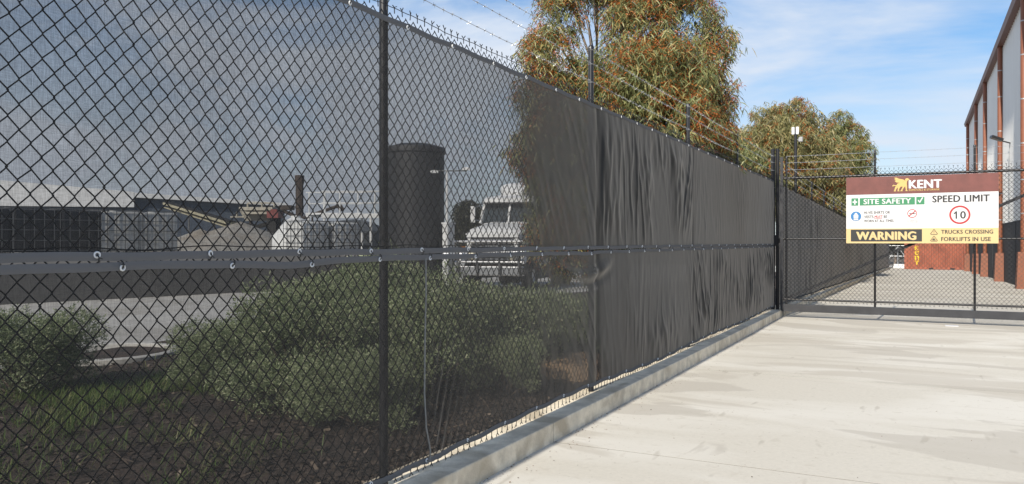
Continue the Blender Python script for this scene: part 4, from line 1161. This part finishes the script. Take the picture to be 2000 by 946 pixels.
def pile(name, label, px, d, rx, ry, h, m, seed, rz=rzd):
    V = []; n = 48; k = 20
    p = at(px, d)
    for i in range(k + 1):
        t = i / k
        for j in range(n):
            a = 2 * math.pi * j / n
            wob = 1 + 0.12 * mnoise.noise(Vector((math.cos(a) * 2, math.sin(a) * 2, seed)))
            x, y = rx * t * wob * math.cos(a), ry * t * wob * math.sin(a)
            z = h * (1 - t) ** 0.9 + 0.10 * mnoise.noise(Vector((x * 1.5, y * 1.5, seed))) * t
            V.append((p.x + x * math.cos(rz) - y * math.sin(rz), p.y + x * math.sin(rz) + y * math.cos(rz), DZ + max(z, -0.02)))
    F = np.array([(i * n + j, i * n + (j + 1) % n, (i + 1) * n + (j + 1) % n, (i + 1) * n + j) for i in range(k) for j in range(n)])
    return tag(link(name, np_mesh(name, np.array(V), F, m, smooth=True)), label, 'gravel pile', 'heaps on the loading dock')
pile('gravel_pile', 'wide tan heap of crushed gravel under the conveyor', 470, 31, 3.4, 2.4, 1.25, K['sand'], 2)
pile('gravel_pile', 'smaller pale heap of gravel beside the caged tanks', 392, 30, 2.0, 1.8, 0.95, K['sand'], 7)

# white conical tank
p = at(578, 27.5); wt = empty('conical_tank', (p.x, p.y, DZ)); tag(wt, 'white polythene tank with a cone top on the dock', 'tank')
m = MB(); m.lathe([(0.80, DZ), (0.82, DZ + 0.1), (0.80, DZ + 0.62), (0.62, DZ + 0.9), (0.30, DZ + 1.22), (0.16, DZ + 1.30)], (p.x, p.y, 0), 36); m.build('tank_body', K['wpoly'], wt, smooth=True)
m = MB(); m.lathe([(0.17, DZ + 1.295), (0.17, DZ + 1.36), (0.001, DZ + 1.37)], (p.x, p.y, 0), 20); m.build('lid', K['wpoly'], wt)
# flue
p = at(585, 33); fu = empty('flue_stack', (p.x, p.y, DZ)); tag(fu, 'tall dark rusty flue standing behind the white cone tank', 'flue')
z1 = CAMZ + 130 * 33 / 1530
m = MB(); m.lathe([(0.16, DZ), (0.16, z1 - 0.4)], (p.x, p.y, 0), 20); m.build('shaft', K['stack'], fu, smooth=True)
m = MB(); m.lathe([(0.16, z1 - 0.42), (0.19, z1 - 0.30), (0.20, z1), (0.17, z1), (0.16, z1 - 0.1)], (p.x, p.y, 0), 20); m.lathe([(0.17, z1 - 1.4), (0.185, z1 - 1.38), (0.185, z1 - 1.3), (0.17, z1 - 1.28)], (p.x, p.y, 0), 20); m.build('cowl', K['stack'], fu, smooth=True)
m = MB(); m.tube([(p.x + 0.2, p.y - 0.1, DZ), (p.x + 0.2, p.y - 0.1, z1 - 0.05)], 0.03, 6); m.build('ladder_rail', K['stack'], fu)

# railed platform
p0, p1 = at(628, 28.2), at(740, 28.2); dv = (p1 - p0); q0 = dn * 1.0
pf = empty('access_platform', (p0.x, p0.y, 0)); tag(pf, 'white railed access platform beside the dark round tank', 'platform')
zd = CAMZ + 54 * 28.2 / 1530; zt = CAMZ + 99 * 28.2 / 1530
m = MB(); m.obox(Vector((p0.x, p0.y, zd - 0.05)), Vector((p1.x, p1.y, zd - 0.05)), 0.12, 0.16); m.obox(Vector((p0.x, p0.y, zd)) + q0, Vector((p1.x, p1.y, zd)) + q0, 0.1, 0.16)
m.quad(Vector((p0.x, p0.y, zd)), Vector((p1.x, p1.y, zd)), Vector((p1.x, p1.y, zd)) + q0, Vector((p0.x, p0.y, zd)) + q0); m.build('deck', K['wpaint'], pf)
m = MB()
for off in (Vector((0, 0, 0)), q0):
    for z in (zt, (zt + zd) / 2): m.tube([Vector((p0.x, p0.y, z)) + off, Vector((p1.x, p1.y, z)) + off], 0.022, 6)
    for t in (0.06, 0.32, 0.93): m.tube([Vector((p0.x, p0.y, zd)) + dv * t + off, Vector((p0.x, p0.y, zt)) + dv * t + off], 0.026, 6)
for z in (zt, (zt + zd) / 2): m.tube([Vector((p1.x, p1.y, z)), Vector((p1.x, p1.y, z)) + q0], 0.022, 6)
m.build('railing', K['wpaint'], pf)
for t, off in ((0.86, Vector((0, 0, 0))), (1.0, q0), (0.05, q0), (0.05, Vector((0, 0, 0)))):
    b_ = Vector((p0.x, p0.y, 0)) + dv * t + off
    m = MB(); m.tube([(b_.x, b_.y, 0.0), (b_.x, b_.y, zd - 0.1)], 0.045, 8); m.build('leg', K['wpaint'], pf)
# grey tank behind the totes
p = at(690, 31.5); gt = empty('storage_tank', (p.x, p.y, 0)); tag(gt, 'squat grey tank with a shallow domed top behind the white caged tanks', 'tank')
m = MB(); m.lathe([(1.25, 0.0), (1.25, 1.85)], (p.x, p.y, 0), 40); m.build('shell', K['gtank'], gt, smooth=True)
m = MB(); m.lathe([(1.28, 1.84), (1.28, 1.92), (1.0, 2.18), (0.5, 2.36), (0.001, 2.42)], (p.x, p.y, 0), 40); m.build('roof', K['gtank'], gt, smooth=True)
# dark round tank
p = at(811, 26.6); dt = empty('round_tank', (p.x, p.y, zg(p.y))); tag(dt, 'tall dark grey cylindrical tank with a rolled rim', 'tank')
zt = CAMZ + 183 * 26.6 / 1530
m = MB(); m.lathe([(0.98, 0)] + [(0.98 + 0.008 * (i % 2), 0.3 + i * (zt - 0.5) / 14) for i in range(15)], (p.x, p.y, 0), 56); m.build('shell', K['tank'], dt, smooth=True)
m = MB(); m.lathe([(0.98, zt - 0.22), (1.03, zt - 0.19), (1.035, zt - 0.05), (1.01, zt), (0.6, zt + 0.12), (0.001, zt + 0.18)], (p.x, p.y, 0), 56); m.build('roof', K['tank'], dt, smooth=True)
# street lamp
p = at(873, 24.5); sl = empty('yard_lamp', (p.x, p.y, zg(p.y))); tag(sl, 'slim white lamp post with two arms in front of the dark tank', 'lamp post')
za = CAMZ + 141 * 24.5 / 1530; rt = Vector((math.cos(YAW), math.sin(YAW), 0))
m = MB(); m.tube([(p.x, p.y, zg(p.y)), (p.x, p.y, za)], [0.055, 0.035], 10); m.build('pole', K['wpaint'], sl, smooth=True)
m = MB(); m.tube([Vector((p.x, p.y, za - 0.03)) - rt * 0.5, Vector((p.x, p.y, za - 0.03)) + rt * 0.62], 0.022, 6); m.build('arm', K['cage'], sl)
for s_, dz in ((-0.40, -0.07), (0.60, 0.02)):
    c_ = Vector((p.x, p.y, za + dz)) + rt * s_
    m = MB(); m.obox(c_ - rt * 0.12, c_ + rt * 0.12, 0.14, 0.06); m.obox(c_ - rt * 0.07 + Vector((0, 0, 0.04)), c_ + rt * 0.07 + Vector((0, 0, 0.04)), 0.10, 0.04); m.build('lamp_head', K['wpaint'], sl)
p = at(876, 26.0); m = MB(); m.box(p.x - 0.12, p.x + 0.12, p.y - 0.2, p.y + 0.2, zg(p.y), CAMZ + 35 * 26 / 1530, bev=0.02); m.box(p.x - 0.14, p.x + 0.14, p.y - 0.22, p.y + 0.22, CAMZ + 35 * 26 / 1530, CAMZ + 38 * 26 / 1530)
m.box(p.x - 0.09, p.x + 0.09, p.y - 0.21, p.y - 0.2, 0.4, 1.7)
tag(m.build('electrical_cabinet', K['wpaint']), 'narrow white cabinet at the foot of the lamp post', 'cabinet')

# far shed: pale block at the left, blue wall, pale fascia
a0, a1, a2 = at(-140, 44), at(262, 48.5), at(560, 53)
sh = empty('yard_shed', (a1.x, a1.y, 0)); tag(sh, 'long low shed with white end block and blue grey wall behind the yard', 'building')
back = Vector((-0.86, 0.5, 0)) * 12
def slab(m, A, B, z0a, z1a, z0b, z1b, inset=0.0):
    off = back.normalized() * inset
    A = A + off; B = B + off
    vs = [Vector((A.x, A.y, z0a)), Vector((B.x, B.y, z0b)), Vector((B.x, B.y, z1b)), Vector((A.x, A.y, z1a))]
    vs += [q_ + back for q_ in vs]
    m.add(vs, [(0, 1, 2, 3), (7, 6, 5, 4), (0, 4, 5, 1), (1, 5, 6, 2), (2, 6, 7, 3), (3, 7, 4, 0)])
h0, h1, h2 = CAMZ + 133 * 44 / 1530, CAMZ + 98 * 48.5 / 1530, CAMZ + 76 * 53 / 1530
m = MB(); slab(m, a0, a1, h0 - 1.75, h0, h1 - 0.95, h1); m.build('white_block', K['wpaint'], sh)
m = MB(); slab(m, a0, a1, -0.2, h0 - 1.76, -0.2, h1 - 0.96, 0.3); slab(m, a1 + (a2 - a1).normalized() * 0.02, a2, -0.3, h1 - 0.35, -0.3, h2 - 0.22, 0.5); m.build('wall', K['bluewall'], sh)
m = MB(); slab(m, a1 + (a2 - a1).normalized() * 0.02, a2, h1 - 0.34, h1 - 0.05, h2 - 0.21, h2); m.build('fascia', K['wpaint'], sh)

# conveyor and screening plant
A, B = at(328, 36, 399), at(452, 33, 437)
cv = empty('conveyor', (B.x, B.y, DZ)); tag(cv, 'sloping yellowish conveyor boom in front of the blue shed wall', 'conveyor')
m = MB(); m.obox(A, B, 0.5, 0.10); m.obox(A + Vector((0, 0, -0.18)), B + Vector((0, 0, -0.18)), 0.4, 0.04)
for k in range(13):
    t = k / 12; c_ = A.lerp(B, t); m.obox(c_, A.lerp(B, min(1, t + 0.05)) - Vector((0, 0, 0.18)), 0.03, 0.03)
m.build('boom', mat('dusty_yellow_paint', (0.34, 0.315, 0.225), rough=0.7, var=0.25, scale=4), cv)
m = MB(); m.obox(A + Vector((0, 0, 0.07)), B + Vector((0, 0, 0.07)), 0.4, 0.03); m.build('belt', K['rubber'], cv)
m = MB()
for t in (0.35, 0.75): c_ = A.lerp(B, t); m.tube([(c_.x, c_.y, DZ), c_], 0.04, 6)
m.build('leg', K['cage'], cv)
c0 = at(506, 34); sp = empty('screening_plant', (c0.x, c0.y, DZ)); tag(sp, 'cream screening machine with hopper and dark belts beside the conveyor', 'machine')
def P3(px, py, d=34): return at(px, d, py)
m = MB(); m.obox(P3(476, 410), P3(540, 410), 1.2, 0.14); m.obox(P3(482, 418), P3(538, 418), 1.1, 0.1)
m.add([P3(480, 412), P3(538, 412), P3(528, 432), P3(492, 432)] + [p_ + back.normalized() * 1.1 for p_ in (P3(480, 412), P3(538, 412), P3(528, 432), P3(492, 432))], [(0, 1, 2, 3), (7, 6, 5, 4), (0, 4, 5, 1), (1, 5, 6, 2), (2, 6, 7, 3), (3, 7, 4, 0)]); m.build('hopper', K['cream'], sp)
m = MB()
for a_, b_ in (((484, 410), (484, 398)), ((512, 410), (512, 398)), ((536, 410), (536, 398)), ((484, 398), (536, 398)), ((450, 425), (478, 425)), ((463, 425), (463, 415))): m.obox(P3(*a_), P3(*b_), 0.06, 0.06)
m.build('railing', K['cream'], sp)
m = MB(); m.obox(P3(440, 434), P3(505, 444), 0.5, 0.14); m.obox(P3(505, 444), P3(545, 432), 0.5, 0.14); m.build('belt', K['rubber'], sp)
m = MB()
for px in (490, 530): m.obox(at(px, 34, z=DZ), P3(px, 432), 0.1, 0.1)
m.build('leg', K['stack'], sp)
m = MB(); m.obox(P3(549, 407, 35), P3(572, 407, 35), 0.6, 0.2); m.obox(P3(553, 413, 35), P3(578, 424, 35), 0.5, 0.12); m.build('feed_chute', K['stack'], sp)
c1 = at(535, 33); rd = empty('loader_bucket', (c1.x, c1.y, DZ)); tag(rd, 'small faded red loader behind the white cone tank', 'machine')
m = MB(); m.obox(P3(526, 421, 33), P3(548, 421, 33), 0.7, 0.28); m.obox(P3(532, 414, 33), P3(544, 414, 33), 0.5, 0.16); m.build('body', K['redpaint'], rd)
m = MB(); m.obox(P3(535, 426, 33), at(535, 33, z=DZ), 0.5, 0.3); m.build('undercarriage', K['rubber'], rd)
A, B = at(610, 32, 421), at(662, 32, 403); ax = empty('auger_arm', (A.x, A.y, DZ)); tag(ax, 'thin rusty auger arm rising beside the white platform', 'machine')
m = MB(); m.tube([A - (B - A) * 0.5, B], 0.07, 8); m.build('tube', K['stack'], ax)
m = MB(); m.obox(B, B + Vector((0.1, 0.1, -0.2)), 0.2, 0.2); m.tube([A, (A.x, A.y, DZ)], 0.04, 6); m.build('head', K['stack'], ax)

# ------------------------------------------------------------------ the white truck
tp = at(962, 25.0)
tr = empty('bonneted_truck', (tp.x, tp.y, zg(tp.y) - 0.02), rz=R(9)); tr.scale = (1.08, 1.08, 1.08); tag(tr, 'white bonneted truck with chrome bull bar parked behind the shrubs', 'truck')
def tb_(name, m, mm, parent=tr, smooth=False): return m.build(name, mm, parent, smooth=smooth, world=False)
def loft(m, secs):
    """secs: (y, half width, z0, z1) boxes joined along y."""
    vs = []
    for y, hw, za, zb in secs:
        r_ = 0.12 * hw
        vs += [(-hw, y, za), (hw, y, za), (hw, y, zb - r_ * 1.5), (hw - r_, y, zb - r_ * .4), (hw * .5, y, zb), (-hw * .5, y, zb), (-hw + r_, y, zb - r_ * .4), (-hw, y, zb - r_ * 1.5)]
    n = 8; k = len(secs)
    fs = [(i * n + j, i * n + (j + 1) % n, (i + 1) * n + (j + 1) % n, (i + 1) * n + j) for i in range(k - 1) for j in range(n)]
    fs += [tuple(range(n))[::-1], tuple((k - 1) * n + j for j in range(n))]
    m.add(vs, fs)
m = MB(); loft(m, [(0.0, 0.80, 0.98, 1.78), (0.12, 0.86, 0.98, 1.90), (0.7, 0.90, 0.98, 1.99), (1.35, 0.94, 0.98, 2.06)]); tb_('bonnet', m, K['wpaint'], smooth=True)
m = MB()
for s_ in (-1, 1):
    m.add([(s_ * .80, y, z) for y, z in ((-.02, .85), (.0, 1.25), (.25, 1.38), (.9, 1.38), (1.3, 1.2), (1.35, .8), (1.15, 1.0), (.85, 1.15), (.4, 1.15), (.15, .95))] + [(s_ * 1.05, y, z) for y, z in ((-.02, .85), (.0, 1.22), (.25, 1.34), (.9, 1.34), (1.3, 1.16), (1.35, .8), (1.15, 1.0), (.85, 1.12), (.4, 1.12), (.15, .95))],
          [tuple(range(10)), tuple(range(19, 9, -1))] + [(i, 10 + i, 10 + (i + 1) % 10, (i + 1) % 10) for i in range(10)])
tb_('fender', m, K['wpaint'])
m = MB(); loft(m, [(1.36, 0.96, 0.75, 2.05), (1.5, 0.98, 0.75, 2.12), (2.75, 0.98, 0.75, 2.12)]); m.box(-.97, .97, 2.6, 2.75, 2.0, 2.8, bev=0.03)
for s_ in (-1, 1):
    m.obox((s_ * .93, 1.45, 2.08), (s_ * .86, 1.75, 2.78), 0.08, 0.08); m.obox((s_ * .95, 2.65, 2.0), (s_ * .88, 2.65, 2.8), 0.08, 0.12)
m.obox((0, 1.42, 2.08), (0, 1.70, 2.76), 0.06, 0.06)
tb_('cab', m, K['wpaint'])
m = MB(); loft(m, [(1.45, 0.86, 2.74, 2.86), (1.65, 0.93, 2.75, 2.95), (2.2, 0.95, 2.75, 3.0), (2.8, 0.93, 2.75, 2.95)]); tb_('roof', m, K['wpaint'], smooth=True)
m = MB(); loft(m, [(2.0, 0.3, 2.98, 3.05), (2.3, 0.55, 2.98, 3.35), (2.9, 0.6, 2.9, 3.45)]); tb_('wind_deflector', m, K['wpaint'], smooth=True)
m = MB(); m.quad((-.88, 1.50, 2.10), (.88, 1.50, 2.10), (.82, 1.76, 2.76), (-.82, 1.76, 2.76)); m.box(-.80, .80, 1.9, 2.58, 2.1, 2.7); tb_('windscreen', m, K['glass'])
m = MB(); m.box(-.66, .66, -.05, .0, 0.92, 1.62); g_ = tb_('grille', m, K['ink'])
m = MB()
for k in range(7): m.box(-.66, .66, -.075, -.05, 0.97 + k * .095, 1.0 + k * .095)
tb_('grille_bar', m, K['chrome'], g_)
m = MB(); m.box(-.84, .84, -.06, .02, 1.62, 1.74, bev=0.02); tb_('bonnet_lip', m, K['wpaint'])
for s_ in (-1, 1):
    m = MB(); m.lathe([(0.001, -.14), (.10, -.13), (.135, -.09), (.145, -.05), (.12, .02)], (s_ * .62, 0, 1.08), 24, axis='y'); h_ = tb_('headlight', m, K['lens'], smooth=True)
    m = MB(); m.lathe([(.14, -.10), (.17, -.09), (.17, .0)], (s_ * .62, 0, 1.08), 24, axis='y'); tb_('bezel', m, K['chrome'], h_, smooth=True)
    m = MB(); m.box(s_ * .93 - .06, s_ * .93 + .06, -.05, .05, 1.27, 1.37, bev=0.01); tb_('indicator', m, K['amber'])
    m = MB(); m.box(s_ * 1.18 - .08, s_ * 1.18 + .08, 1.40, 1.46, 2.10, 2.62, bev=0.02); mm_ = tb_('mirror', m, K['wpaint'])
    m = MB(); m.tube([(s_ * .95, 1.5, 2.15), (s_ * 1.18, 1.45, 2.2)], .015, 6); m.tube([(s_ * .9, 1.6, 2.7), (s_ * 1.18, 1.45, 2.55)], .015, 6); tb_('mirror_arm', m, K['chrome'], mm_)
m = MB(); m.box(-1.05, 1.05, -.32, -.16, 0.50, 0.78, bev=0.03); tb_('bumper', m, K['chrome'])
m = MB()
for x in (-.95, -.35, .35, .95): m.tube([(x, -.36, .5), (x, -.38, 1.5)], .045, 8)
for z in (0.9, 1.2, 1.5): m.tube([(-1.05, -.37, z), (1.05, -.37, z)], .035, 8)
tb_('bull_bar', m, K['chrome'], smooth=True)
for s_ in (-1, 1):
    for y in (0.72, 3.9, 5.0):
        m = MB(); m.lathe([(.2, -.14), (.44, -.14), (.48, -.10), (.48, .10), (.44, .14), (.2, .14)], (s_ * .92, y, .48), 28, axis='x'); wl = tb_('wheel', m, K['rubber'], smooth=True)
        m = MB(); m.lathe([(.001, s_ * .08), (.12, s_ * .10), (.14, s_ * .05), (.24, s_ * .12)], (s_ * .92, y, .48), 20, axis='x'); tb_('rim', m, K['wpaint'], wl, smooth=True)
m = MB(); m.box(-.4, .4, -.1, 6.4, .55, .8); tb_('chassis', m, K['stack'])
m = MB(); m.box(1.0 - .35, 1.04, 1.5, 2.7, .35, .78, bev=0.06); m.box(-1.04, -.65, 1.5, 2.7, .35, .78, bev=0.06); tb_('fuel_tank', m, K['gtank'])
m = MB(); m.box(-1.1, 1.1, 2.95, 6.6, .95, 1.12, bev=0.01)
for y in (3.0, 4.2, 5.4, 6.5):
    for s_ in (-1, 1): m.obox((s_ * 1.07, y, 1.1), (s_ * 1.07, y, 2.0), .06, .08)
for s_ in (-1, 1):
    for z in (1.35, 1.65, 1.95): m.obox((s_ * 1.07, 3.0, z), (s_ * 1.07, 6.5, z), .04, .16)
tb_('tray', m, K['wpaint'])
